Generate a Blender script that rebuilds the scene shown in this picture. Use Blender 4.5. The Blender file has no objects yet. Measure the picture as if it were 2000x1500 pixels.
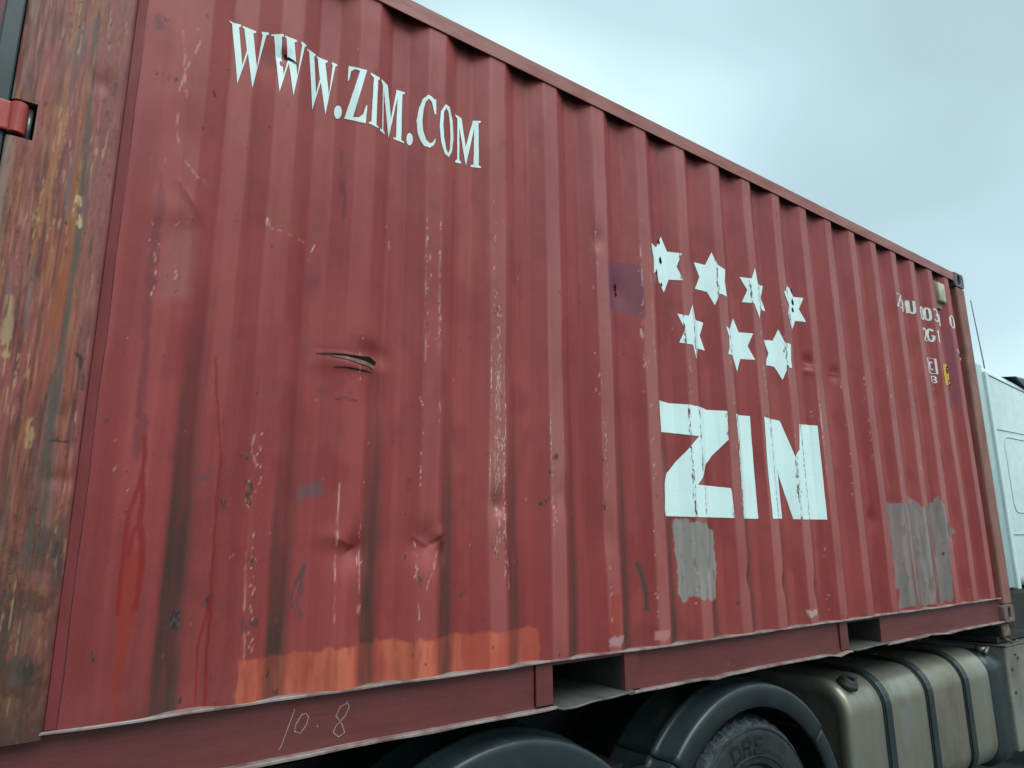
import bpy, bmesh, math
import numpy as np
from mathutils import Vector, Matrix
from mathutils.geometry import delaunay_2d_cdt

# ------------------------------------------------------------------ camera, sky, sun, exposure
scene = bpy.context.scene
C = scene.collection
Z0 = 1.2                                    # height of the container's underside above the ground
cam_data = bpy.data.cameras.new('camera')
cam = bpy.data.objects.new('camera', cam_data); C.objects.link(cam)
R_ = ((0.804397178, -0.594073598, -0.004662616), (0.124543283, 0.176299645, -0.976425832), (0.580890825, 0.784853487, 0.215802813))
rt, dn, fw = (Vector(r) for r in R_)
cm = Matrix((rt, -dn, -fw)).transposed().to_4x4()
cm.translation = Vector((0.1418, -2.0265, 0.59795 + Z0))
cam.matrix_world = cm
cam_data.sensor_width = 36.0
cam_data.lens = 1351.03 / 2000 * 36
cam_data.clip_start = 0.05
cam_data.clip_end = 4000
scene.camera = cam
vs = scene.view_settings
vs.view_transform = 'Standard'; vs.look = 'None'; vs.gamma = 1; vs.use_curve_mapping = False
vs.exposure = 0.75

SUN_DIR = Vector((0.03, -0.62, 0.95)).normalized()      # towards the bright part of the overcast
sun_data = bpy.data.lights.new('sun', 'SUN')
sun_data.energy = 1.5; sun_data.angle = math.radians(50); sun_data.color = (1.0, 0.98, 0.95)
sun = bpy.data.objects.new('sun', sun_data); C.objects.link(sun)
sun.rotation_euler = SUN_DIR.to_track_quat('Z', 'Y').to_euler()

world = bpy.data.worlds.new('World'); scene.world = world
world.use_nodes = True
wt = world.node_tree; wt.nodes.clear()
def wn(t, **k):
    n = wt.nodes.new(t)
    for a, b in k.items(): setattr(n, a, b)
    return n
w_out = wn('ShaderNodeOutputWorld'); w_bg = wn('ShaderNodeBackground'); w_bg.inputs['Strength'].default_value = 0.1
sky = wn('ShaderNodeTexSky', sky_type='NISHITA', sun_disc=False)
sky.sun_elevation = math.asin(SUN_DIR.z); sky.sun_rotation = math.atan2(SUN_DIR.x, SUN_DIR.y)
w_tc = wn('ShaderNodeTexCoord')
w_map = wn('ShaderNodeMapping'); w_map.inputs['Location'].default_value = (1.4,6.6,2.2); w_map.inputs['Scale'].default_value = (1.0, 1.0, 1.7)
w_no = wn('ShaderNodeTexNoise'); w_no.inputs['Scale'].default_value = 1.25; w_no.inputs['Detail'].default_value = 2.5; w_no.inputs['Roughness'].default_value = 0.42
w_no.inputs['Distortion'].default_value = 0.25
w_cr = wn('ShaderNodeValToRGB')
e = w_cr.color_ramp.elements
e[0].position = 0.36; e[0].color = (0.295, 0.41, 0.445, 1)
e[1].position = 0.62; e[1].color = (0.56, 0.735, 0.755, 1)
m_ = e.new(0.48); m_.color = (0.365, 0.505, 0.55, 1)
w_sc = wn('ShaderNodeVectorMath', operation='SCALE'); w_sc.inputs['Scale'].default_value = 10.0
w_mix = wn('ShaderNodeMix', data_type='RGBA'); w_mix.inputs[0].default_value = 0.92
L = wt.links.new
L(w_tc.outputs['Generated'], w_map.inputs['Vector']); L(w_map.outputs[0], w_no.inputs['Vector'])
L(w_no.outputs['Fac'], w_cr.inputs[0]); L(w_cr.outputs[0], w_sc.inputs[0])
L(sky.outputs[0], w_mix.inputs[6]); L(w_sc.outputs[0], w_mix.inputs[7])
L(w_mix.outputs[2], w_bg.inputs['Color']); L(w_bg.outputs[0], w_out.inputs['Surface'])

# ------------------------------------------------------------------ traced outlines, metres on the container side (x, z)
G= {'W':[(0.552,2.202),(0.589,2.21),(0.59,2.203),(0.584,2.198),(0.603,2.067),(0.613,2.127),(0.6,2.201),(0.595,2.201),(0.595,2.208),(0.636,2.209),(0.636,2.203),(0.628,2.197),(0.648,2.079),(0.655,2.2),(0.652,2.203),(0.651,2.211),(0.671,2.21),(0.671,2.203),(0.665,2.199),(0.652,2.1),(0.64,2.003),(0.617,2.118),(0.593,1.999),(0.578,2.1),(0.562,2.198),(0.555,2.197)],'Z':[(0.95,2.209),(0.959,2.207),(0.968,2.206),(0.978,2.204),(0.988,2.203),(0.999,2.205),(1.011,2.208),(1.008,2.194),(1.005,2.18),(1.002,2.166),(0.999,2.153),(0.996,2.139),(0.993,2.125),(0.99,2.112),(0.987,2.098),(0.984,2.086),(0.982,2.073),(0.979,2.061),(0.977,2.048),(0.975,2.036),(0.972,2.023),(0.97,2.011),(0.988,2.012),(1.004,2.032),(1.008,2.05),(1.013,2.068),(1.017,2.071),(1.017,2.057),(1.016,2.043),(1.015,2.028),(1.015,2.014),(1.014,2.0),(1.003,1.998),(0.991,1.996),(0.981,1.996),(0.972,1.998),(0.963,1.999),(0.953,2.001),(0.944,2.003),(0.947,2.014),(0.949,2.026),(0.952,2.038),(0.954,2.05),(0.957,2.061),(0.959,2.073),(0.962,2.085),(0.964,2.097),(0.967,2.109),(0.97,2.121),(0.972,2.133),(0.975,2.145),(0.977,2.157),(0.98,2.169),(0.983,2.181),(0.985,2.194),(0.969,2.198),(0.957,2.187),(0.956,2.175),(0.954,2.162),(0.952,2.15),(0.949,2.15),(0.949,2.164),(0.949,2.179),(0.949,2.194)],'I':[(1.024,2.203),(1.037,2.202),(1.049,2.2),(1.062,2.201),(1.063,2.195),(1.055,2.187),(1.055,2.175),(1.055,2.162),(1.055,2.149),(1.054,2.136),(1.054,2.123),(1.054,2.11),(1.054,2.098),(1.054,2.085),(1.054,2.072),(1.054,2.06),(1.054,2.047),(1.054,2.035),(1.054,2.022),(1.054,2.009),(1.065,2.008),(1.065,2.002),(1.051,2.001),(1.038,2.003),(1.025,2.004),(1.025,2.009),(1.035,2.014),(1.035,2.026),(1.035,2.039),(1.035,2.051),(1.036,2.063),(1.036,2.076),(1.036,2.088),(1.036,2.101),(1.037,2.113),(1.037,2.126),(1.037,2.138),(1.037,2.151),(1.037,2.164),(1.038,2.176),(1.038,2.189),(1.026,2.196)],'M':[(1.07,2.202),(1.088,2.202),(1.105,2.201),(1.107,2.19),(1.109,2.179),(1.111,2.168),(1.113,2.157),(1.116,2.146),(1.118,2.135),(1.12,2.123),(1.122,2.112),(1.124,2.101),(1.126,2.09),(1.127,2.078),(1.129,2.091),(1.131,2.105),(1.133,2.118),(1.135,2.131),(1.137,2.145),(1.139,2.158),(1.141,2.172),(1.143,2.185),(1.145,2.199),(1.145,2.206),(1.162,2.208),(1.179,2.209),(1.18,2.202),(1.17,2.198),(1.17,2.184),(1.17,2.171),(1.17,2.157),(1.17,2.144),(1.17,2.13),(1.17,2.117),(1.17,2.103),(1.17,2.09),(1.171,2.077),(1.171,2.063),(1.171,2.05),(1.171,2.037),(1.171,2.024),(1.171,2.01),(1.183,2.008),(1.183,2.002),(1.168,2.003),(1.154,2.003),(1.14,2.004),(1.14,2.01),(1.15,2.013),(1.15,2.027),(1.15,2.04),(1.15,2.054),(1.15,2.067),(1.15,2.08),(1.15,2.094),(1.15,2.107),(1.151,2.121),(1.151,2.135),(1.151,2.148),(1.151,2.162),(1.151,2.176),(1.148,2.162),(1.146,2.148),(1.143,2.135),(1.141,2.121),(1.139,2.108),(1.136,2.094),(1.134,2.081),(1.132,2.067),(1.129,2.054),(1.127,2.041),(1.124,2.027),(1.121,2.012),(1.118,1.998),(1.116,2.01),(1.113,2.021),(1.111,2.033),(1.109,2.044),(1.107,2.056),(1.105,2.067),(1.102,2.078),(1.1,2.09),(1.098,2.101),(1.096,2.113),(1.093,2.124),(1.091,2.136),(1.089,2.147),(1.087,2.159),(1.084,2.17),(1.085,2.158),(1.085,2.145),(1.085,2.133),(1.086,2.121),(1.086,2.108),(1.086,2.096),(1.087,2.084),(1.087,2.071),(1.087,2.059),(1.088,2.047),(1.088,2.034),(1.088,2.022),(1.089,2.01),(1.097,2.004),(1.097,1.999),(1.073,1.999),(1.073,2.005),(1.083,2.011),(1.083,2.023),(1.083,2.035),(1.082,2.047),(1.082,2.06),(1.082,2.072),(1.082,2.084),(1.081,2.096),(1.081,2.109),(1.081,2.121),(1.081,2.133),(1.08,2.145),(1.08,2.158),(1.08,2.17),(1.08,2.183),(1.071,2.195)],'C':[(1.288,2.202),(1.275,2.21),(1.26,2.213),(1.251,2.203),(1.242,2.193),(1.239,2.18),(1.235,2.166),(1.231,2.153),(1.229,2.14),(1.228,2.127),(1.226,2.114),(1.224,2.101),(1.226,2.087),(1.227,2.072),(1.228,2.057),(1.231,2.045),(1.235,2.033),(1.239,2.021),(1.245,2.01),(1.251,2.0),(1.27,1.997),(1.286,2.012),(1.294,2.031),(1.294,2.044),(1.283,2.024),(1.27,2.014),(1.256,2.027),(1.253,2.04),(1.249,2.053),(1.246,2.065),(1.245,2.078),(1.244,2.091),(1.243,2.103),(1.244,2.118),(1.245,2.133),(1.246,2.148),(1.249,2.166),(1.253,2.184),(1.263,2.198),(1.276,2.187),(1.28,2.173),(1.284,2.158),(1.288,2.144),(1.295,2.143),(1.295,2.156),(1.295,2.169),(1.294,2.183),(1.294,2.196),(1.294,2.209)],'Oo':[(1.336,2.204),(1.36,2.209),(1.366,2.198),(1.371,2.186),(1.377,2.175),(1.382,2.164),(1.383,2.15),(1.385,2.137),(1.386,2.123),(1.387,2.109),(1.389,2.096),(1.387,2.08),(1.384,2.064),(1.382,2.048),(1.38,2.032),(1.37,2.014),(1.361,1.997),(1.336,1.995),(1.33,2.009),(1.324,2.023),(1.319,2.037),(1.317,2.05),(1.315,2.064),(1.314,2.077),(1.312,2.091),(1.311,2.104),(1.312,2.119),(1.313,2.134),(1.314,2.149),(1.315,2.164),(1.325,2.184)],'Oi':[(1.341,2.192),(1.356,2.179),(1.358,2.168),(1.361,2.156),(1.363,2.145),(1.365,2.133),(1.366,2.121),(1.367,2.108),(1.368,2.096),(1.369,2.083),(1.368,2.067),(1.367,2.052),(1.367,2.036),(1.357,2.011),(1.343,2.019),(1.339,2.032),(1.335,2.046),(1.331,2.061),(1.33,2.075),(1.329,2.088),(1.327,2.102),(1.326,2.116),(1.327,2.13),(1.328,2.143),(1.328,2.156),(1.329,2.17)],'M2':[(1.397,2.204),(1.414,2.203),(1.429,2.198),(1.431,2.185),(1.433,2.172),(1.435,2.159),(1.437,2.146),(1.439,2.133),(1.442,2.12),(1.444,2.108),(1.446,2.095),(1.448,2.082),(1.452,2.096),(1.456,2.111),(1.46,2.126),(1.463,2.141),(1.467,2.156),(1.471,2.171),(1.475,2.185),(1.478,2.199),(1.478,2.207),(1.492,2.208),(1.506,2.209),(1.506,2.2),(1.498,2.198),(1.498,2.184),(1.499,2.169),(1.499,2.155),(1.499,2.141),(1.499,2.127),(1.499,2.112),(1.499,2.098),(1.5,2.084),(1.5,2.07),(1.5,2.056),(1.5,2.042),(1.5,2.028),(1.5,2.014),(1.508,2.009),(1.508,2.003),(1.496,2.003),(1.485,2.004),(1.472,2.004),(1.472,2.012),(1.482,2.015),(1.482,2.03),(1.482,2.044),(1.483,2.058),(1.483,2.072),(1.483,2.086),(1.483,2.101),(1.483,2.115),(1.483,2.129),(1.483,2.144),(1.483,2.158),(1.483,2.173),(1.481,2.159),(1.479,2.145),(1.476,2.131),(1.474,2.118),(1.471,2.103),(1.468,2.089),(1.465,2.074),(1.462,2.06),(1.459,2.046),(1.456,2.032),(1.453,2.017),(1.45,2.003),(1.447,2.016),(1.444,2.029),(1.442,2.042),(1.439,2.054),(1.437,2.067),(1.434,2.08),(1.432,2.093),(1.429,2.106),(1.426,2.119),(1.424,2.132),(1.421,2.145),(1.419,2.158),(1.419,2.143),(1.419,2.129),(1.419,2.115),(1.419,2.101),(1.42,2.086),(1.42,2.072),(1.42,2.058),(1.42,2.044),(1.42,2.03),(1.421,2.016),(1.428,2.012),(1.429,2.004),(1.401,1.999),(1.401,2.005),(1.411,2.016),(1.411,2.029),(1.411,2.043),(1.411,2.056),(1.411,2.069),(1.41,2.083),(1.41,2.096),(1.41,2.11),(1.41,2.123),(1.41,2.137),(1.41,2.15),(1.41,2.164),(1.41,2.177),(1.41,2.191),(1.399,2.197)],'LZ':[(2.45,1.184),(2.502,1.19),(2.532,1.19),(2.553,1.188),(2.576,1.189),(2.594,1.19),(2.608,1.189),(2.622,1.189),(2.636,1.188),(2.65,1.188),(2.673,1.187),(2.7,1.186),(2.727,1.186),(2.797,1.191),(2.82,1.185),(2.846,1.187),(2.869,1.188),(2.884,1.188),(2.899,1.187),(2.914,1.187),(2.929,1.186),(2.929,1.171),(2.929,1.155),(2.928,1.139),(2.928,1.124),(2.928,1.108),(2.927,1.093),(2.927,1.078),(2.927,1.062),(2.927,1.047),(2.913,1.034),(2.899,1.02),(2.886,1.007),(2.873,0.994),(2.856,0.98),(2.834,0.966),(2.819,0.95),(2.803,0.935),(2.771,0.918),(2.753,0.9),(2.736,0.883),(2.725,0.866),(2.71,0.851),(2.695,0.837),(2.68,0.823),(2.702,0.823),(2.724,0.822),(2.785,0.825),(2.815,0.825),(2.837,0.824),(2.86,0.823),(2.876,0.822),(2.89,0.821),(2.903,0.819),(2.917,0.818),(2.925,0.814),(2.926,0.799),(2.927,0.784),(2.927,0.769),(2.928,0.754),(2.929,0.739),(2.929,0.724),(2.93,0.709),(2.93,0.694),(2.931,0.679),(2.917,0.679),(2.903,0.68),(2.889,0.68),(2.876,0.681),(2.859,0.681),(2.836,0.681),(2.812,0.681),(2.777,0.681),(2.721,0.68),(2.699,0.68),(2.677,0.68),(2.655,0.68),(2.642,0.681),(2.629,0.681),(2.616,0.682),(2.603,0.682),(2.59,0.682),(2.57,0.683),(2.549,0.683),(2.528,0.683),(2.492,0.682),(2.446,0.682),(2.447,0.696),(2.448,0.71),(2.449,0.724),(2.452,0.739),(2.455,0.753),(2.458,0.767),(2.46,0.782),(2.463,0.797),(2.466,0.811),(2.469,0.826),(2.486,0.845),(2.503,0.864),(2.527,0.879),(2.543,0.892),(2.56,0.906),(2.576,0.92),(2.59,0.931),(2.6,0.941),(2.61,0.952),(2.621,0.962),(2.631,0.973),(2.641,0.984),(2.65,0.996),(2.664,1.008),(2.68,1.021),(2.697,1.034),(2.714,1.046),(2.69,1.046),(2.667,1.046),(2.649,1.046),(2.635,1.048),(2.621,1.049),(2.608,1.051),(2.594,1.052),(2.578,1.052),(2.556,1.052),(2.535,1.052),(2.51,1.051),(2.458,1.044),(2.457,1.058),(2.456,1.072),(2.455,1.086),(2.455,1.1),(2.454,1.114),(2.453,1.128),(2.452,1.142),(2.451,1.156),(2.45,1.17)],'LI':[(2.996,1.178),(3.089,1.185),(3.124,1.187),(3.153,1.188),(3.153,1.172),(3.153,1.157),(3.153,1.141),(3.153,1.125),(3.153,1.109),(3.153,1.093),(3.153,1.078),(3.153,1.062),(3.153,1.046),(3.154,1.031),(3.154,1.015),(3.154,0.999),(3.154,0.984),(3.154,0.968),(3.154,0.953),(3.154,0.937),(3.154,0.922),(3.154,0.907),(3.154,0.891),(3.154,0.876),(3.155,0.861),(3.155,0.845),(3.155,0.83),(3.155,0.815),(3.155,0.8),(3.155,0.785),(3.155,0.769),(3.155,0.754),(3.155,0.739),(3.155,0.724),(3.155,0.709),(3.156,0.694),(3.156,0.679),(3.136,0.679),(3.108,0.679),(3.079,0.679),(3.001,0.677),(3.0,0.691),(3.0,0.705),(3.0,0.72),(3.0,0.734),(3.0,0.749),(3.0,0.763),(3.0,0.777),(2.999,0.792),(2.999,0.806),(2.999,0.821),(2.999,0.836),(2.999,0.85),(2.999,0.865),(2.999,0.879),(2.998,0.894),(2.998,0.909),(2.998,0.923),(2.998,0.938),(2.998,0.953),(2.998,0.968),(2.998,0.983),(2.997,0.998),(2.997,1.012),(2.997,1.027),(2.997,1.042),(2.997,1.057),(2.997,1.072),(2.997,1.087),(2.996,1.102),(2.996,1.117),(2.996,1.133),(2.996,1.148),(2.996,1.163)],'LM':[(3.229,1.187),(3.277,1.181),(3.362,1.191),(3.391,1.19),(3.421,1.189),(3.427,1.174),(3.432,1.158),(3.437,1.143),(3.442,1.127),(3.447,1.112),(3.452,1.096),(3.458,1.081),(3.463,1.066),(3.468,1.05),(3.473,1.035),(3.478,1.019),(3.483,1.004),(3.501,1.022),(3.525,1.041),(3.527,1.058),(3.53,1.075),(3.533,1.092),(3.536,1.109),(3.539,1.127),(3.542,1.144),(3.545,1.161),(3.548,1.179),(3.643,1.19),(3.679,1.192),(3.708,1.192),(3.727,1.191),(3.746,1.189),(3.746,1.172),(3.746,1.154),(3.746,1.137),(3.746,1.12),(3.746,1.102),(3.746,1.085),(3.746,1.068),(3.746,1.051),(3.746,1.033),(3.746,1.016),(3.746,0.999),(3.746,0.982),(3.746,0.965),(3.746,0.948),(3.746,0.931),(3.746,0.914),(3.746,0.897),(3.746,0.88),(3.746,0.864),(3.746,0.847),(3.746,0.83),(3.746,0.813),(3.746,0.796),(3.747,0.78),(3.747,0.763),(3.747,0.746),(3.747,0.73),(3.747,0.713),(3.747,0.697),(3.747,0.68),(3.729,0.681),(3.712,0.681),(3.69,0.681),(3.657,0.681),(3.576,0.68),(3.532,0.679),(3.501,0.679),(3.48,0.679),(3.463,0.68),(3.447,0.68),(3.443,0.696),(3.439,0.711),(3.435,0.727),(3.431,0.743),(3.428,0.758),(3.424,0.774),(3.418,0.79),(3.411,0.805),(3.404,0.821),(3.397,0.836),(3.39,0.852),(3.383,0.868),(3.376,0.883),(3.37,0.899),(3.367,0.919),(3.364,0.94),(3.364,0.924),(3.365,0.908),(3.365,0.891),(3.365,0.875),(3.365,0.859),(3.366,0.842),(3.366,0.826),(3.366,0.81),(3.366,0.794),(3.367,0.778),(3.367,0.762),(3.367,0.746),(3.367,0.73),(3.368,0.714),(3.368,0.698),(3.368,0.682),(3.273,0.68),(3.234,0.679),(3.233,0.694),(3.233,0.709),(3.233,0.724),(3.232,0.739),(3.232,0.754),(3.231,0.769),(3.231,0.784),(3.231,0.799),(3.23,0.814),(3.23,0.829),(3.229,0.844),(3.229,0.859),(3.229,0.874),(3.228,0.889),(3.228,0.905),(3.228,0.92),(3.228,0.936),(3.228,0.951),(3.228,0.967),(3.228,0.982),(3.228,0.998),(3.228,1.013),(3.228,1.029),(3.228,1.045),(3.229,1.06),(3.229,1.076),(3.229,1.092),(3.229,1.108),(3.229,1.124),(3.229,1.139),(3.229,1.155),(3.229,1.171)],'S0':[(2.448,1.93),(2.491,1.938),(2.524,1.94),(2.536,1.961),(2.549,1.982),(2.561,2.004),(2.569,1.991),(2.577,1.977),(2.585,1.964),(2.591,1.949),(2.596,1.934),(2.613,1.933),(2.63,1.932),(2.647,1.931),(2.669,1.933),(2.657,1.913),(2.649,1.895),(2.642,1.878),(2.635,1.86),(2.64,1.847),(2.646,1.833),(2.651,1.819),(2.657,1.806),(2.667,1.794),(2.645,1.791),(2.629,1.791),(2.612,1.791),(2.595,1.791),(2.589,1.774),(2.58,1.756),(2.57,1.738),(2.56,1.72),(2.552,1.733),(2.543,1.746),(2.534,1.76),(2.526,1.773),(2.524,1.789),(2.522,1.805),(2.52,1.821),(2.465,1.786),(2.468,1.803),(2.47,1.819),(2.473,1.836),(2.476,1.852),(2.479,1.869),(2.471,1.884),(2.463,1.899),(2.455,1.914)],'S1':[(2.798,1.93),(2.827,1.933),(2.857,1.935),(2.878,1.933),(2.887,1.951),(2.895,1.968),(2.904,1.986),(2.913,2.004),(2.919,1.987),(2.925,1.97),(2.932,1.954),(2.941,1.939),(2.97,1.933),(3.0,1.928),(2.996,1.906),(2.992,1.884),(2.988,1.862),(2.99,1.846),(2.992,1.83),(2.994,1.813),(2.996,1.797),(2.998,1.781),(2.97,1.784),(2.942,1.786),(2.932,1.769),(2.925,1.752),(2.918,1.736),(2.912,1.72),(2.905,1.734),(2.898,1.748),(2.892,1.762),(2.885,1.776),(2.878,1.79),(2.856,1.793),(2.826,1.791),(2.796,1.79),(2.806,1.808),(2.816,1.825),(2.826,1.843),(2.836,1.861),(2.828,1.875),(2.821,1.889),(2.813,1.903),(2.806,1.916)],'S2':[(3.159,1.932),(3.174,1.931),(3.189,1.93),(3.205,1.928),(3.226,1.93),(3.239,1.953),(3.252,1.976),(3.264,1.999),(3.267,1.982),(3.27,1.964),(3.273,1.947),(3.275,1.93),(3.278,1.912),(3.381,1.935),(3.373,1.915),(3.365,1.896),(3.357,1.876),(3.335,1.852),(3.357,1.84),(3.365,1.823),(3.373,1.807),(3.381,1.79),(3.283,1.779),(3.277,1.758),(3.27,1.738),(3.264,1.718),(3.257,1.733),(3.25,1.748),(3.242,1.763),(3.235,1.778),(3.228,1.793),(3.205,1.791),(3.19,1.791),(3.175,1.792),(3.16,1.793),(3.168,1.81),(3.176,1.827),(3.184,1.844),(3.192,1.862),(3.184,1.879),(3.175,1.897),(3.167,1.915)],'S3':[(3.575,1.98),(3.64,1.98),(3.656,1.96),(3.675,1.932),(3.705,1.935),(3.724,1.934),(3.742,1.932),(3.731,1.909),(3.721,1.887),(3.71,1.864),(3.718,1.845),(3.726,1.826),(3.734,1.807),(3.742,1.788),(3.722,1.79),(3.702,1.791),(3.667,1.787),(3.653,1.765),(3.639,1.742),(3.578,1.705),(3.56,1.72),(3.556,1.739),(3.552,1.758),(3.548,1.777),(3.544,1.797),(3.552,1.824),(3.559,1.852),(3.551,1.871),(3.543,1.889),(3.535,1.907),(3.527,1.925),(3.546,1.926),(3.555,1.95)],'S4':[(2.626,1.623),(2.643,1.62),(2.663,1.619),(2.691,1.621),(2.703,1.642),(2.714,1.663),(2.726,1.685),(2.732,1.668),(2.741,1.652),(2.751,1.637),(2.761,1.621),(2.814,1.626),(2.844,1.623),(2.836,1.605),(2.827,1.587),(2.818,1.57),(2.809,1.552),(2.815,1.538),(2.822,1.523),(2.828,1.509),(2.835,1.494),(2.841,1.48),(2.813,1.483),(2.763,1.479),(2.749,1.455),(2.735,1.433),(2.726,1.411),(2.721,1.429),(2.716,1.446),(2.712,1.464),(2.707,1.481),(2.681,1.479),(2.656,1.478),(2.641,1.479),(2.626,1.481),(2.633,1.497),(2.641,1.513),(2.648,1.529),(2.657,1.546),(2.65,1.561),(2.644,1.576),(2.638,1.592),(2.632,1.607)],'S5':[(2.975,1.621),(3.003,1.611),(3.037,1.64),(3.075,1.671),(3.086,1.692),(3.095,1.675),(3.105,1.658),(3.114,1.641),(3.123,1.624),(3.15,1.626),(3.168,1.625),(3.185,1.625),(3.203,1.624),(3.195,1.607),(3.187,1.59),(3.179,1.572),(3.171,1.555),(3.177,1.54),(3.183,1.526),(3.19,1.511),(3.196,1.497),(3.202,1.482),(3.184,1.483),(3.166,1.483),(3.148,1.484),(3.12,1.481),(3.111,1.463),(3.102,1.446),(3.093,1.428),(3.084,1.41),(3.079,1.426),(3.074,1.442),(3.055,1.453),(3.034,1.464),(3.014,1.475),(2.975,1.478),(2.983,1.496),(2.99,1.514),(2.992,1.532),(2.994,1.551),(2.996,1.569),(2.989,1.586),(2.982,1.604)],'S6':[(3.282,1.603),(3.379,1.625),(3.421,1.628),(3.43,1.645),(3.439,1.661),(3.447,1.678),(3.456,1.694),(3.463,1.676),(3.471,1.657),(3.478,1.638),(3.486,1.62),(3.537,1.621),(3.535,1.602),(3.533,1.583),(3.531,1.565),(3.528,1.546),(3.526,1.527),(3.528,1.506),(3.529,1.484),(3.501,1.484),(3.484,1.5),(3.482,1.482),(3.481,1.464),(3.472,1.447),(3.464,1.429),(3.455,1.412),(3.446,1.429),(3.437,1.447),(3.429,1.464),(3.418,1.481),(3.39,1.482),(3.362,1.482),(3.28,1.466),(3.326,1.499),(3.36,1.528),(3.372,1.551),(3.363,1.569),(3.355,1.586),(3.318,1.595)],'sticker':[(5.47,1.792),(5.5,1.795),(5.627,1.819),(5.63,1.807),(5.633,1.795),(5.636,1.783),(5.639,1.771),(5.642,1.759),(5.642,1.747),(5.641,1.735),(5.641,1.722),(5.64,1.71),(5.64,1.698),(5.639,1.685),(5.638,1.673),(5.638,1.661),(5.504,1.639),(5.467,1.636),(5.466,1.648),(5.466,1.66),(5.465,1.673),(5.465,1.685),(5.464,1.697),(5.464,1.71),(5.465,1.721),(5.465,1.733),(5.466,1.745),(5.467,1.757),(5.468,1.768),(5.469,1.78)],'vent':[(5.482,2.395),(5.635,2.437),(5.669,2.431),(5.664,2.327),(5.653,2.291),(5.488,2.26)],'six':[(5.637,1.799),(5.61,1.786),(5.51,1.751),(5.505,1.737),(5.628,1.756),(5.639,1.771),(5.609,1.773)]}
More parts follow.
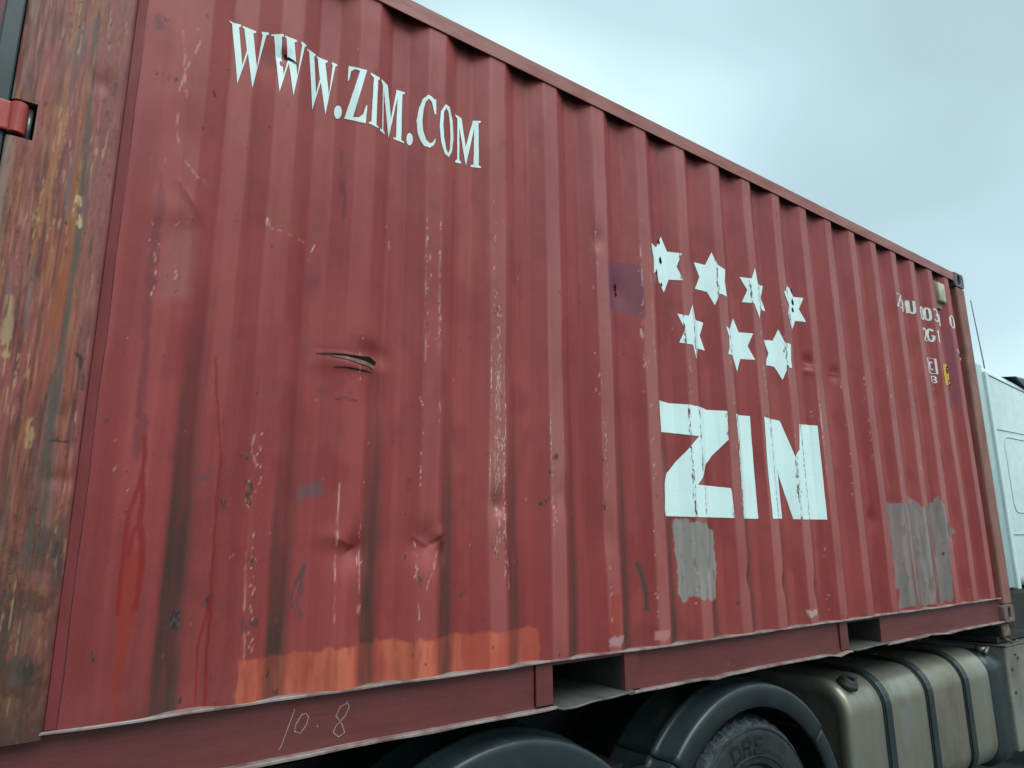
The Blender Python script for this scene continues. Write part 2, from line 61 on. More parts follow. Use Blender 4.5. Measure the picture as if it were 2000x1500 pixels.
PATCH= {'orange':[(0.722,0.275),(0.754,0.276),(0.788,0.277),(0.828,0.276),(0.866,0.276),(0.898,0.276),(0.928,0.277),(0.956,0.279),(0.983,0.281),(1.017,0.281),(1.052,0.281),(1.064,0.291),(1.135,0.28),(1.146,0.294),(1.183,0.287),(1.215,0.283),(1.245,0.279),(1.285,0.279),(1.331,0.277),(1.399,0.284),(1.443,0.282),(1.483,0.281),(1.516,0.282),(1.55,0.283),(1.593,0.281),(1.651,0.276),(1.732,0.287),(1.771,0.28),(1.772,0.241),(1.773,0.202),(1.774,0.164),(1.737,0.16),(1.692,0.159),(1.626,0.164),(1.579,0.164),(1.538,0.162),(1.508,0.157),(1.478,0.153),(1.439,0.151),(1.399,0.15),(1.343,0.156),(1.304,0.155),(1.268,0.154),(1.239,0.15),(1.212,0.146),(1.181,0.143),(1.147,0.142),(1.11,0.143),(1.067,0.147),(1.033,0.147),(1.002,0.146),(0.974,0.144),(0.949,0.14),(0.924,0.136),(0.896,0.134),(0.867,0.133),(0.837,0.134),(0.803,0.137),(0.772,0.139),(0.746,0.138),(0.72,0.137),(0.72,0.164),(0.721,0.192),(0.721,0.219),(0.722,0.247)],'purple':[(2.165,1.771),(2.271,1.802),(2.331,1.806),(2.379,1.803),(2.381,1.753),(2.383,1.703),(2.385,1.654),(2.387,1.605),(2.389,1.556),(2.337,1.563),(2.278,1.567),(2.169,1.547),(2.168,1.602),(2.167,1.658),(2.166,1.714)],'grey1':[(2.533,0.667),(2.571,0.671),(2.601,0.674),(2.627,0.665),(2.654,0.657),(2.72,0.65),(2.81,0.618),(2.811,0.593),(2.812,0.569),(2.814,0.545),(2.815,0.517),(2.817,0.49),(2.818,0.463),(2.82,0.436),(2.815,0.412),(2.81,0.388),(2.805,0.364),(2.8,0.34),(2.794,0.317),(2.707,0.327),(2.666,0.333),(2.632,0.337),(2.603,0.341),(2.588,0.318),(2.57,0.341),(2.551,0.363),(2.551,0.39),(2.552,0.418),(2.552,0.445),(2.55,0.471),(2.548,0.496),(2.547,0.522),(2.545,0.548),(2.54,0.571),(2.534,0.595),(2.529,0.618),(2.531,0.642)],'grey2':[(4.474,0.789),(4.538,0.789),(4.571,0.788),(4.603,0.787),(4.673,0.788),(4.774,0.829),(4.821,0.816),(4.853,0.793),(4.89,0.769),(5.042,0.783),(5.096,0.81),(5.122,0.837),(5.148,0.863),(5.152,0.824),(5.186,0.785),(5.188,0.737),(5.189,0.688),(5.335,0.651),(5.38,0.611),(5.197,0.573),(5.19,0.54),(5.182,0.507),(5.175,0.475),(5.168,0.443),(5.16,0.411),(5.157,0.378),(5.154,0.346),(5.151,0.307),(5.148,0.268),(5.144,0.228),(5.141,0.189),(5.107,0.183),(5.051,0.179),(4.891,0.184),(4.853,0.178),(4.801,0.175),(4.632,0.186),(4.577,0.186),(4.542,0.18),(4.475,0.178),(4.488,0.215),(4.501,0.252),(4.514,0.29),(4.395,0.306),(4.397,0.336),(4.475,0.362),(4.478,0.393),(4.48,0.423),(4.482,0.454),(4.482,0.489),(4.482,0.524),(4.481,0.559),(4.481,0.594),(4.481,0.629),(4.479,0.661),(4.478,0.693),(4.477,0.725),(4.475,0.757)],'purple2':[(5.652,2.102),(5.739,2.069),(5.741,2.007),(5.742,1.946),(5.743,1.885),(5.745,1.825),(5.746,1.765),(5.747,1.705),(5.748,1.645),(5.75,1.585),(5.751,1.526),(5.674,1.502),(5.481,1.46),(5.489,1.52),(5.497,1.58),(5.505,1.64),(5.608,1.721),(5.616,1.784),(5.624,1.846),(5.632,1.91),(5.64,1.974),(5.649,2.038)],'drip':[(0.427,0.548),(0.443,0.569),(0.463,0.569),(0.469,0.524),(0.467,0.495),(0.465,0.466),(0.464,0.437),(0.461,0.41),(0.458,0.383),(0.455,0.357),(0.452,0.331),(0.449,0.305),(0.449,0.281),(0.45,0.257),(0.451,0.234),(0.452,0.211),(0.453,0.187),(0.453,0.164),(0.437,0.167),(0.435,0.19),(0.433,0.213),(0.431,0.236),(0.429,0.26),(0.427,0.284),(0.425,0.307),(0.424,0.331),(0.424,0.355),(0.423,0.379),(0.422,0.403),(0.422,0.427),(0.42,0.456),(0.419,0.484),(0.417,0.513)],'mar':[(0.402,1.622),(0.422,1.549),(0.422,1.502),(0.421,1.455),(0.421,1.409),(0.421,1.363),(0.42,1.317),(0.42,1.273),(0.422,1.229),(0.425,1.185),(0.427,1.142),(0.429,1.1),(0.432,1.057),(0.434,1.015),(0.436,0.973),(0.438,0.932),(0.44,0.891),(0.443,0.85),(0.428,0.796),(0.418,0.822),(0.416,0.862),(0.415,0.902),(0.413,0.943),(0.411,0.984),(0.409,1.026),(0.408,1.068),(0.406,1.11),(0.404,1.153),(0.403,1.199),(0.401,1.245),(0.399,1.292),(0.398,1.339),(0.396,1.387),(0.397,1.433),(0.398,1.479),(0.4,1.526),(0.401,1.574)],'weld':[(0.54,0.416),(0.555,0.417),(0.57,0.418),(0.572,0.402),(0.574,0.387),(0.576,0.372),(0.578,0.357),(0.565,0.36),(0.551,0.364),(0.537,0.368),(0.538,0.384),(0.539,0.4)],'smear1':[(0.342,2.101),(0.361,2.111),(0.363,2.088),(0.365,2.065),(0.348,2.048),(0.346,2.066),(0.344,2.084)],'vert':[(0.889,0.518),(0.904,0.525),(0.904,0.51),(0.905,0.496),(0.905,0.481),(0.905,0.466),(0.906,0.452),(0.906,0.437),(0.906,0.423),(0.907,0.409),(0.907,0.394),(0.907,0.38),(0.908,0.366),(0.889,0.374),(0.889,0.39),(0.889,0.405),(0.889,0.42),(0.889,0.436),(0.889,0.451),(0.889,0.467),(0.889,0.484),(0.889,0.501)],'vert2':[(0.87,0.397),(0.87,0.411),(0.87,0.425),(0.87,0.439),(0.87,0.454),(0.87,0.468),(0.87,0.482),(0.88,0.496),(0.89,0.511),(0.893,0.499),(0.885,0.483),(0.877,0.468),(0.877,0.453),(0.876,0.439),(0.876,0.425),(0.876,0.411),(0.876,0.396)],'bow':[(0.72,0.385),(0.74,0.373),(0.761,0.383),(0.761,0.367),(0.761,0.35),(0.744,0.356),(0.726,0.339),(0.724,0.354),(0.722,0.37)],'mk':[(0.632,0.444),(0.645,0.461),(0.643,0.443),(0.641,0.424),(0.637,0.411),(0.633,0.398),(0.633,0.414),(0.632,0.429)],'smear2':[(0.577,0.766),(0.592,0.769),(0.606,0.772),(0.621,0.775),(0.623,0.751),(0.609,0.75),(0.595,0.749),(0.582,0.749)],'smear3':[(0.862,0.751),(0.88,0.755),(0.898,0.759),(0.917,0.763),(0.933,0.766),(0.937,0.747),(0.941,0.728),(0.928,0.724),(0.914,0.719),(0.899,0.715),(0.883,0.711),(0.868,0.706),(0.866,0.721),(0.864,0.736)],'chip1':[(2.092,0.217),(2.119,0.219),(2.15,0.22),(2.194,0.219),(2.174,0.202),(2.163,0.183),(2.13,0.185),(2.098,0.186)],'chip2':[(2.356,0.22),(2.377,0.222),(2.41,0.222),(2.443,0.222),(2.438,0.202),(2.433,0.183),(2.401,0.184),(2.371,0.185),(2.351,0.184)],'chip3':[(3.469,0.233),(3.502,0.232),(3.556,0.229),(3.543,0.21),(3.485,0.196)],'rustx':[(0.703,0.758),(0.726,0.758),(0.727,0.743),(0.727,0.728),(0.727,0.714),(0.727,0.699),(0.728,0.684),(0.711,0.684),(0.709,0.698),(0.708,0.713),(0.706,0.728),(0.705,0.743)],'rustp':[(0.704,1.623),(0.765,1.62),(0.785,1.586),(0.809,1.557),(0.833,1.527),(0.785,1.523),(0.745,1.528),(0.707,1.534),(0.706,1.578)],'rustq':[(0.463,1.692),(0.495,1.686),(0.519,1.667),(0.543,1.65),(0.568,1.632),(0.59,1.608),(0.554,1.623),(0.516,1.631),(0.489,1.659)],'orange2':[(2.12,0.379),(2.168,0.377),(2.164,0.339),(2.161,0.301),(2.157,0.263),(2.154,0.225),(2.092,0.221),(2.097,0.26),(2.104,0.3),(2.112,0.339)],'pinkbl':[(0.435,1.459),(0.474,1.462),(0.516,1.468),(0.518,1.417),(0.519,1.367),(0.52,1.317),(0.521,1.267),(0.477,1.247),(0.437,1.232),(0.436,1.276),(0.436,1.321),(0.435,1.366),(0.435,1.412)]}
LINES= {'g1':([(0.904,1.167),(0.927,1.169),(0.948,1.169),(0.969,1.169),(0.992,1.169),(1.02,1.169),(1.048,1.169),(1.083,1.172),(1.101,1.163)],0.004,'k'),'g2':([(0.953,1.125),(0.994,1.126),(1.021,1.124),(1.049,1.122),(1.083,1.124)],0.002,'k'),'g3':([(0.962,1.025),(0.985,1.027),(1.028,1.025)],0.002,'k'),'d1':([(0.603,1.105),(0.606,1.082),(0.609,1.059),(0.612,1.036),(0.615,1.013),(0.618,0.991),(0.621,0.968),(0.624,0.945),(0.626,0.923),(0.629,0.901),(0.632,0.878),(0.635,0.856),(0.638,0.834),(0.641,0.812),(0.64,0.788),(0.64,0.764),(0.64,0.74),(0.64,0.719),(0.641,0.697),(0.641,0.676),(0.641,0.655),(0.642,0.634),(0.642,0.614),(0.642,0.593),(0.643,0.572),(0.643,0.552),(0.643,0.531),(0.644,0.511),(0.644,0.491),(0.644,0.471),(0.645,0.451),(0.645,0.431),(0.645,0.411),(0.646,0.391),(0.646,0.371),(0.646,0.352),(0.647,0.332),(0.647,0.313),(0.648,0.293),(0.649,0.274),(0.649,0.255),(0.65,0.236),(0.65,0.217),(0.651,0.198),(0.651,0.179),(0.652,0.16)],0.004,'r'),'d2':([(0.643,0.431),(0.639,0.408),(0.635,0.385),(0.631,0.363),(0.627,0.34),(0.623,0.318),(0.625,0.294),(0.626,0.269),(0.627,0.25),(0.628,0.23),(0.628,0.21),(0.629,0.19),(0.63,0.171)],0.004,'r'),'r1':([(0.44,0.864),(0.441,0.841),(0.442,0.819),(0.443,0.797),(0.443,0.777),(0.442,0.757),(0.437,0.735),(0.431,0.714),(0.427,0.689),(0.422,0.665),(0.422,0.645),(0.421,0.626),(0.421,0.607),(0.421,0.588),(0.42,0.569),(0.42,0.55),(0.42,0.532),(0.419,0.513),(0.42,0.493),(0.42,0.474),(0.421,0.454),(0.421,0.434),(0.422,0.415)],0.008,'r'),'r2':([(0.444,0.763),(0.445,0.744),(0.446,0.724),(0.448,0.704),(0.448,0.678),(0.448,0.652),(0.451,0.631),(0.455,0.609),(0.458,0.588),(0.459,0.566),(0.461,0.545),(0.462,0.524),(0.461,0.504),(0.46,0.484),(0.46,0.464),(0.459,0.445),(0.458,0.425)],0.012,'r'),'r3':([(0.431,0.556),(0.433,0.582),(0.435,0.607),(0.44,0.626),(0.451,0.629)],0.007,'r'),'s1':([(0.469,2.071),(0.462,2.041),(0.454,2.011),(0.447,1.982),(0.439,1.952),(0.434,1.924),(0.428,1.896),(0.429,1.869),(0.43,1.842),(0.431,1.816),(0.432,1.79),(0.433,1.763),(0.439,1.738),(0.444,1.712),(0.45,1.687),(0.465,1.668),(0.483,1.649),(0.5,1.63),(0.533,1.627)],0.0025,'w'),'s2':([(0.422,2.084),(0.425,2.057),(0.429,2.03),(0.432,2.003),(0.435,1.976),(0.438,1.95),(0.442,1.923),(0.445,1.897),(0.448,1.87)],0.002,'w'),'s3':([(0.707,1.534),(0.739,1.53),(0.771,1.526),(0.801,1.524),(0.834,1.524)],0.003,'p'),'s4':([(1.267,1.72),(1.267,1.69),(1.268,1.661),(1.268,1.631),(1.268,1.602),(1.268,1.573),(1.268,1.544),(1.268,1.515),(1.268,1.486),(1.268,1.457),(1.268,1.427),(1.269,1.397),(1.269,1.367),(1.27,1.337),(1.27,1.307),(1.271,1.277),(1.272,1.248),(1.272,1.218),(1.273,1.189)],0.003,'w'),'s5':([(1.325,1.726),(1.325,1.696),(1.325,1.666),(1.324,1.636),(1.324,1.606),(1.324,1.577),(1.324,1.547),(1.324,1.517),(1.325,1.487),(1.325,1.458),(1.325,1.428),(1.325,1.399),(1.326,1.369),(1.326,1.34),(1.326,1.311),(1.326,1.282),(1.326,1.253),(1.327,1.225)],0.003,'w'),'s6':([(0.985,0.759),(0.985,0.735),(0.984,0.71),(0.984,0.686),(0.983,0.663),(0.983,0.639),(0.982,0.615),(0.982,0.592),(0.982,0.568),(0.982,0.544),(0.983,0.52),(0.984,0.497),(0.985,0.473),(0.985,0.449),(0.986,0.426),(0.987,0.403),(0.988,0.379),(0.989,0.356)],0.003,'c'),'s7':([(1.261,0.485),(1.263,0.461),(1.265,0.437),(1.267,0.414),(1.269,0.39),(1.272,0.367),(1.274,0.343)],0.003,'c'),'s8':([(1.343,0.556),(1.332,0.531),(1.324,0.507),(1.316,0.483),(1.307,0.459),(1.299,0.436)],0.003,'c'),'s9':([(0.72,0.558),(0.722,0.536),(0.723,0.515),(0.724,0.493),(0.725,0.472),(0.726,0.45),(0.727,0.429),(0.728,0.408),(0.73,0.387),(0.731,0.366),(0.732,0.345),(0.733,0.325),(0.734,0.304),(0.735,0.283),(0.736,0.263)],0.003,'p'),'s10':([(2.381,2.0),(2.38,1.957),(2.379,1.915),(2.378,1.873),(2.377,1.831),(2.376,1.789),(2.376,1.748),(2.375,1.709),(2.375,1.67),(2.374,1.631),(2.374,1.592),(2.373,1.554),(2.372,1.515),(2.372,1.477),(2.371,1.44),(2.371,1.402),(2.37,1.364),(2.383,1.319)],0.003,'w'),'s11':([(2.439,1.939),(2.438,1.901),(2.438,1.863),(2.437,1.825),(2.436,1.787),(2.436,1.749),(2.435,1.712),(2.434,1.675),(2.434,1.638),(2.433,1.601),(2.433,1.564),(2.432,1.528),(2.431,1.492),(2.435,1.451),(2.439,1.41),(2.443,1.369),(2.447,1.328)],0.003,'w'),'s12':([(1.606,0.922),(1.607,0.894),(1.607,0.867),(1.608,0.839),(1.609,0.811),(1.61,0.784),(1.611,0.757),(1.612,0.73),(1.613,0.703),(1.613,0.676),(1.614,0.649),(1.616,0.622),(1.617,0.596),(1.619,0.566),(1.621,0.537),(1.624,0.508),(1.626,0.478),(1.628,0.449),(1.63,0.42)],0.004,'c'),'s13':([(1.065,0.567),(1.064,0.542),(1.064,0.518),(1.063,0.493),(1.063,0.469),(1.063,0.445),(1.062,0.421),(1.062,0.397),(1.061,0.373)],0.003,'c'),'s14':([(0.717,0.887),(0.716,0.864),(0.716,0.842),(0.723,0.821),(0.731,0.799)],0.004,'p'),'dk':([(0.947,1.872),(0.948,1.84),(0.948,1.808),(0.948,1.776),(0.95,1.744),(0.953,1.711),(0.955,1.679),(0.957,1.646)],0.006,'k'),'gash':([(2.302,0.49),(2.315,0.459),(2.325,0.428),(2.328,0.398),(2.33,0.367),(2.333,0.337),(2.335,0.307)],0.014,'g')}
CHALK= [[(0.894,0.128),(0.861,0.037),(0.855,0.029)],[(0.929,0.113),(0.914,0.11),(0.899,0.087),(0.897,0.07),(0.913,0.062),(0.93,0.082),(0.935,0.102),(0.926,0.114)],[(0.962,0.076),(0.964,0.07)],[(1.051,0.124),(1.03,0.116),(1.017,0.093),(1.038,0.066),(1.046,0.044),(1.027,0.035),(1.011,0.05),(1.018,0.065),(1.047,0.091),(1.057,0.112),(1.049,0.13)]]
POST= {'grey':[[(0.203,2.004),(0.207,1.86),(0.218,1.692),(0.225,1.558),(0.232,1.413),(0.233,1.229),(0.232,1.092),(0.229,0.96),(0.232,0.783),(0.232,0.661),(0.228,0.566),(0.228,0.451),(0.229,0.361),(0.231,0.285)],[0.01,0.016,0.012,0.014,0.022,0.012,0.012,0.016,0.024,0.024,0.034,0.03,0.03,0.03]],'orange':[[(0.208,1.552),(0.21,1.407),(0.213,1.225),(0.21,1.089),(0.212,0.958)],[0.008,0.014,0.02,0.022,0.012]],'cream':[[(0.219,1.474),(0.221,1.431),(0.227,1.397)],[0.012,0.02,0.014]],'cream2':[[(0.109,1.175),(0.114,1.098),(0.118,1.035)],[0.012,0.02,0.02]],'cream3':[[(0.188,0.879),(0.19,0.842),(0.19,0.817)],[0.012,0.02,0.012]],'dark':[[(0.175,1.615),(0.173,1.54),(0.17,1.438),(0.171,1.381)],[0.006,0.008,0.006,0.004]],'dark2':[[(0.263,1.055),(0.273,1.045),(0.272,1.025)],[0.006,0.01,0.006]],'dark3':[[(0.235,0.833),(0.275,0.833)],[0.003,0.003]],'gouge':[[(0.234,1.891),(0.251,1.871),(0.269,1.852)],[0.006,0.01,0.012]],'dk4':[[(0.28,1.006),(0.282,0.967)],[0.006,0.008]],'dk5':[[(0.272,0.589),(0.272,0.56)],[0.008,0.008]],'dk6':[[(0.257,0.303),(0.261,0.286)],[0.03,0.02]]}
CHIPS= [(0.415,1.407,0.418,1.213,8),(0.474,1.345,0.475,1.285,4),(0.737,0.918,0.748,0.261,34),(1.035,1.266,1.038,1.028,10),(1.057,0.833,1.066,0.358,14),(1.129,1.704,1.131,1.589,3),(1.276,1.733,1.284,1.2,20),(1.319,1.704,1.325,1.206,14),(1.261,1.071,1.265,0.712,16),(1.266,1.054,1.267,1.019,5),(1.33,1.061,1.332,0.972,5),(1.259,0.613,1.261,0.469,8),(1.556,1.899,1.563,1.242,18),(1.578,1.443,1.588,0.578,60),(1.607,0.96,1.612,0.473,30),(2.108,1.9,2.109,1.734,10),(2.08,1.684,2.083,1.106,8),(2.117,1.065,2.119,0.774,26),(2.119,0.495,2.121,0.247,8),(1.829,0.88,1.832,0.576,18),(2.362,1.897,2.365,1.135,14),(2.394,1.852,2.401,0.698,24),(2.374,0.697,2.376,0.247,16),(2.676,1.41,2.677,1.166,14),(2.641,0.613,2.642,0.268,12),(2.993,1.59,2.995,0.708,14),(3.263,1.721,3.263,1.228,16),(3.49,1.942,3.489,0.664,20),(3.718,1.396,3.716,0.196,26),(4.043,1.616,4.041,0.725,18),(4.317,1.658,4.314,0.73,14),(4.63,1.875,4.621,0.797,20),(4.927,1.749,4.917,0.804,16),(5.336,1.819,5.324,0.885,10),(0.715,0.755,0.716,0.684,14),(0.86,1.519,0.861,1.449,3),(0.706,1.568,0.706,1.534,4)]


# ------------------------------------------------------------------ helpers
def s2l(v): return v / 12.92 if v <= 0.04045 else ((v + 0.055) / 1.055) ** 2.4
def ph(r, g, b, ill=(1.09, 1.13, 1.11)):       # photographed sRGB colour -> paint reflectance
    return tuple(min(0.85, s2l(v / 255) / i) for v, i in zip((r, g, b), ill))

ORG = {}
def root(name, loc, label=None, cat=None, group=None):
    o = bpy.data.objects.new(name, None); C.objects.link(o); o.location = loc; ORG[o.name] = Vector(loc)
    o.empty_display_size = 0.2
    if label: o['label'] = label
    if cat: o['category'] = cat
    if group: o['group'] = group
    return o
def link(name, me, mat, parent=None, smooth=False, label=None):
    """me holds world coordinates; the object is placed so that it moves with its parent"""
    org = ORG.get(parent.name, Vector((0, 0, 0))) if parent else Vector((0, 0, 0))
    n = len(me.vertices)
    co = np.empty(n * 3, np.float32); me.vertices.foreach_get('co', co); co = co.reshape(-1, 3)
    ctr = Vector(((co.min(0) + co.max(0)) / 2).tolist()) if n else Vector((0, 0, 0))
    co -= np.array(ctr, np.float32); me.vertices.foreach_set('co', co.ravel()); me.update()
    me.materials.clear(); me.materials.append(mat)
    if smooth: me.polygons.foreach_set('use_smooth', np.ones(len(me.polygons), bool))
    o = bpy.data.objects.new(name, me); C.objects.link(o)
    o.location = ctr - org
    if parent: o.parent = parent
    ORG[o.name] = ctr
    if label: o['label'] = label
    return o
def mesh(name, V, F):
    me = bpy.data.meshes.new(name); me.from_pydata([tuple(v) for v in V], [], F); me.update(); return me
def bm_mesh(name, bm):
    me = bpy.data.meshes.new(name); bm.normal_update(); bm.to_mesh(me); bm.free(); return me
def add_box(bm, x0, x1, y0, y1, z0, z1, bev=0.0, seg=2):
    r = bmesh.ops.create_cube(bm, size=1)
    bmesh.ops.transform(bm, matrix=Matrix.Translation(((x0+x1)/2, (y0+y1)/2, (z0+z1)/2)) @ Matrix.Diagonal((x1-x0, y1-y0, z1-z0, 1)), verts=r['verts'])
    if bev:
        ed = list({e for v in r['verts'] for e in v.link_edges})
        bmesh.ops.bevel(bm, geom=ed, offset=bev, segments=seg, affect='EDGES', profile=0.5, clamp_overlap=True)
def box(name, x0, x1, y0, y1, z0, z1, mat, parent, bev=0.0, label=None, smooth=False):
    bm = bmesh.new(); add_box(bm, x0, x1, y0, y1, z0 + Z0, z1 + Z0, bev)
    return link(name, bm_mesh(name, bm), mat, parent, smooth, label)
def add_tube(bm, pts, r, n=8, cap=True):
    rings = []
    for i, p in enumerate(pts):
        p = Vector(p); a = Vector(pts[max(0, i-1)]); b = Vector(pts[min(len(pts)-1, i+1)])
        t = (b - a).normalized(); u = t.orthogonal().normalized(); w = t.cross(u)
        rr = r[i] if isinstance(r, (list, tuple)) else r
        rings.append([bm.verts.new(p + u*rr*math.cos(2*math.pi*k/n) + w*rr*math.sin(2*math.pi*k/n)) for k in range(n)])
    for a, b in zip(rings[:-1], rings[1:]):
        for k in range(n): bm.faces.new((a[k], a[(k+1) % n], b[(k+1) % n], b[k]))
    if cap:
        bm.faces.new(rings[0][::-1]); bm.faces.new(rings[-1])
def lathe_y(bm, prof, cx, cz, n=48, a0=0.0, a1=2*math.pi, close=True, mod=None):
    """profile of (radius, y) turned about a horizontal axis along y"""
    full = abs(a1 - a0 - 2*math.pi) < 1e-6
    m = n if full else n + 1
    rows = []
    for k in range(m):
        a = a0 + (a1 - a0) * k / n
        row = []
        for j, (r, y) in enumerate(prof):
            rr = mod(k, j, r) if mod else r
            row.append(bm.verts.new((cx + rr*math.cos(a), y, cz + rr*math.sin(a))))
        rows.append(row)
    q = len(prof)
    for k in range(n):
        a, b = rows[k], rows[(k+1) % m]
        for j in range(q if close else q - 1):
            bm.faces.new((a[j], b[j], b[(j+1) % q], a[(j+1) % q]))
    if not full and close:
        bm.faces.new(rows[0]); bm.faces.new(rows[-1][::-1])

# ---- value noise in numpy
def vn(x, z, seed):
    t = np.random.RandomState(seed).rand(128, 128)
    i = np.floor(x).astype(int); j = np.floor(z).astype(int); u = x - i; v = z - j
    u = u*u*(3-2*u); v = v*v*(3-2*v)
    i0 = i % 128; i1 = (i+1) % 128; j0 = j % 128; j1 = (j+1) % 128
    return (t[i0, j0]*(1-u) + t[i1, j0]*u)*(1-v) + (t[i0, j1]*(1-u) + t[i1, j1]*u)*v
def fbm(x, z, lx, lz, seed, octv=4, gain=0.5):
    s = 0; a = 1; n = 0
    for k in range(octv):
        s = s + a*vn(x/lx*2**k + 7.3*k, z/lz*2**k + 3.1*k, seed + k); n += a; a *= gain
    return s / n
def ss(a, b, x):
    t = np.clip((x - a) / (b - a), 0, 1); return t*t*(3-2*t)
def inside(px, pz, poly):
    r = np.zeros(px.shape, bool); n = len(poly)
    for k in range(n):
        x0, z0 = poly[k]; x1, z1 = poly[(k+1) % n]
        if z0 == z1: continue
        c = ((z0 > pz) != (z1 > pz)) & (px < (x1-x0)*(pz-z0)/(z1-z0) + x0)
        r ^= c
    return r
def segdist(px, pz, pts, ws=None, closed=False):
    d = np.full(px.shape, 1e9)
    P_ = list(pts) + ([pts[0]] if closed else [])
    for k in range(len(P_)-1):
        x0, z0 = P_[k]; x1, z1 = P_[k+1]; dx, dz = x1-x0, z1-z0; l = dx*dx+dz*dz
        t = np.clip(((px-x0)*dx + (pz-z0)*dz) / l, 0, 1) if l > 0 else np.zeros(px.shape)
        q = np.hypot(px-x0-t*dx, pz-z0-t*dz)
        if ws is not None: q = q - (ws[k] + (ws[k+1]-ws[k])*t)
        d = np.minimum(d, q)
    return d
def polymask(px, pz, poly, feather):
    """1 inside a traced outline, falling to 0 over 'feather'"""
    m = np.zeros(px.shape); xs = [a for a, b in poly]; zs = [b for a, b in poly]
    f = feather
    sel = (px > min(xs)-f) & (px < max(xs)+f) & (pz > min(zs)-f) & (pz < max(zs)+f)
    if not sel.any(): return m
    a, b = px[sel], pz[sel]
    d = segdist(a, b, poly, closed=True); d = np.where(inside(a, b, poly), -d, d)
    m[sel] = ss(f, -f, d); return m

# ---- node materials
class NT:
    def __init__(s, name):
        s.m = bpy.data.materials.new(name); s.m.use_nodes = True; s.t = s.m.node_tree
        s.b = s.t.nodes['Principled BSDF']
    def n(s, t, **k):
        q = s.t.nodes.new(t)
        for a, b in k.items(): setattr(q, a, b)
        return q
    def l(s, a, b): s.t.links.new(a, b)
    def noise(s, scale=(1, 1, 1), sc=1.0, detail=4.0, rough=0.55, off=(0, 0, 0)):
        tc = s.n('ShaderNodeTexCoord'); mp = s.n('ShaderNodeMapping'); mp.inputs['Scale'].default_value = scale; mp.inputs['Location'].default_value = off
        no = s.n('ShaderNodeTexNoise'); no.inputs['Scale'].default_value = sc; no.inputs['Detail'].default_value = detail; no.inputs['Roughness'].default_value = rough
        s.l(tc.outputs['Object'], mp.inputs[0]); s.l(mp.outputs[0], no.inputs['Vector'])
        return no.outputs['Fac']
    def ramp(s, v, a, b, lo=0.0, hi=1.0):
        q = s.n('ShaderNodeMapRange', interpolation_type='SMOOTHSTEP'); q.inputs[1].default_value = a; q.inputs[2].default_value = b
        q.inputs[3].default_value = lo; q.inputs[4].default_value = hi; s.l(v, q.inputs[0]); return q.outputs[0]
    def math(s, op, a, b):
        q = s.n('ShaderNodeMath', operation=op)
        for i, v in enumerate((a, b)):
            if isinstance(v, (int, float)): q.inputs[i].default_value = v
            else: s.l(v, q.inputs[i])
        return q.outputs[0]
    def mix(s, f, a, b, blend='MIX'):
        q = s.n('ShaderNodeMix', data_type='RGBA', blend_type=blend)
        for i, v in ((0, f), (6, a), (7, b)):
            if isinstance(v, (int, float)): q.inputs[i].default_value = v
            elif isinstance(v, tuple): q.inputs[i].default_value = v if len(v) == 4 else (*v, 1)
            else: s.l(v, q.inputs[i])
        return q.outputs[2]
    def bump(s, h, dist, strength=1.0):
        q = s.n('ShaderNodeBump'); q.inputs['Distance'].default_value = dist; q.inputs['Strength'].default_value = strength
        s.l(h, q.inputs['Height']); s.l(q.outputs[0], s.b.inputs['Normal'])
    def done(s, col, rough, metal=0.0, spec=0.4):
        for key, v in (('Base Color', col), ('Roughness', rough), ('Metallic', metal)):
            if isinstance(v, (int, float)): s.b.inputs[key].default_value = v
            elif isinstance(v, tuple): s.b.inputs[key].default_value = (*v, 1)
            else: s.l(v, s.b.inputs[key])
        s.b.inputs['Specular IOR Level'].default_value = spec
        return s.m
def mat(name, col, rough=0.5, metal=0.0, col2=None, scale=(1, 1, 1), sc=6.0, dirt=0.0, dirtcol=(0.05, 0.042, 0.035), bump=0.0, spec=0.4, speck=None, lo=0.35, hi=0.7):
    t = NT(name)
    n1 = t.noise(scale, sc, 6, 0.6)
    c = t.mix(t.ramp(n1, lo, hi), col, col2 or tuple(v*0.78 for v in col))
    n2 = t.noise(scale, sc*7, 5, 0.65, (3, 5, 1))
    c = t.mix(t.ramp(n2, 0.35, 0.7, 0.0, 0.25), c, tuple(v*0.6 for v in col))
    if dirt:
        n3 = t.noise((1.3, 1.3, 0.8), sc*0.8, 7, 0.65, (9, 2, 4))
        c = t.mix(t.ramp(n3, 0.62-dirt*0.35, 0.75, 0.0, 0.85), c, dirtcol)
    if speck:
        n4 = t.noise(speck[1], speck[2], 4, 0.7, (1, 8, 6)); c = t.mix(t.ramp(n4, speck[3], speck[3]+0.05), c, speck[0])
    r = t.ramp(n1, 0.3, 0.75, max(0.05, rough-0.1), min(1, rough+0.12))
    if bump: t.bump(n2, bump)
    return t.done(c, r, metal, spec)

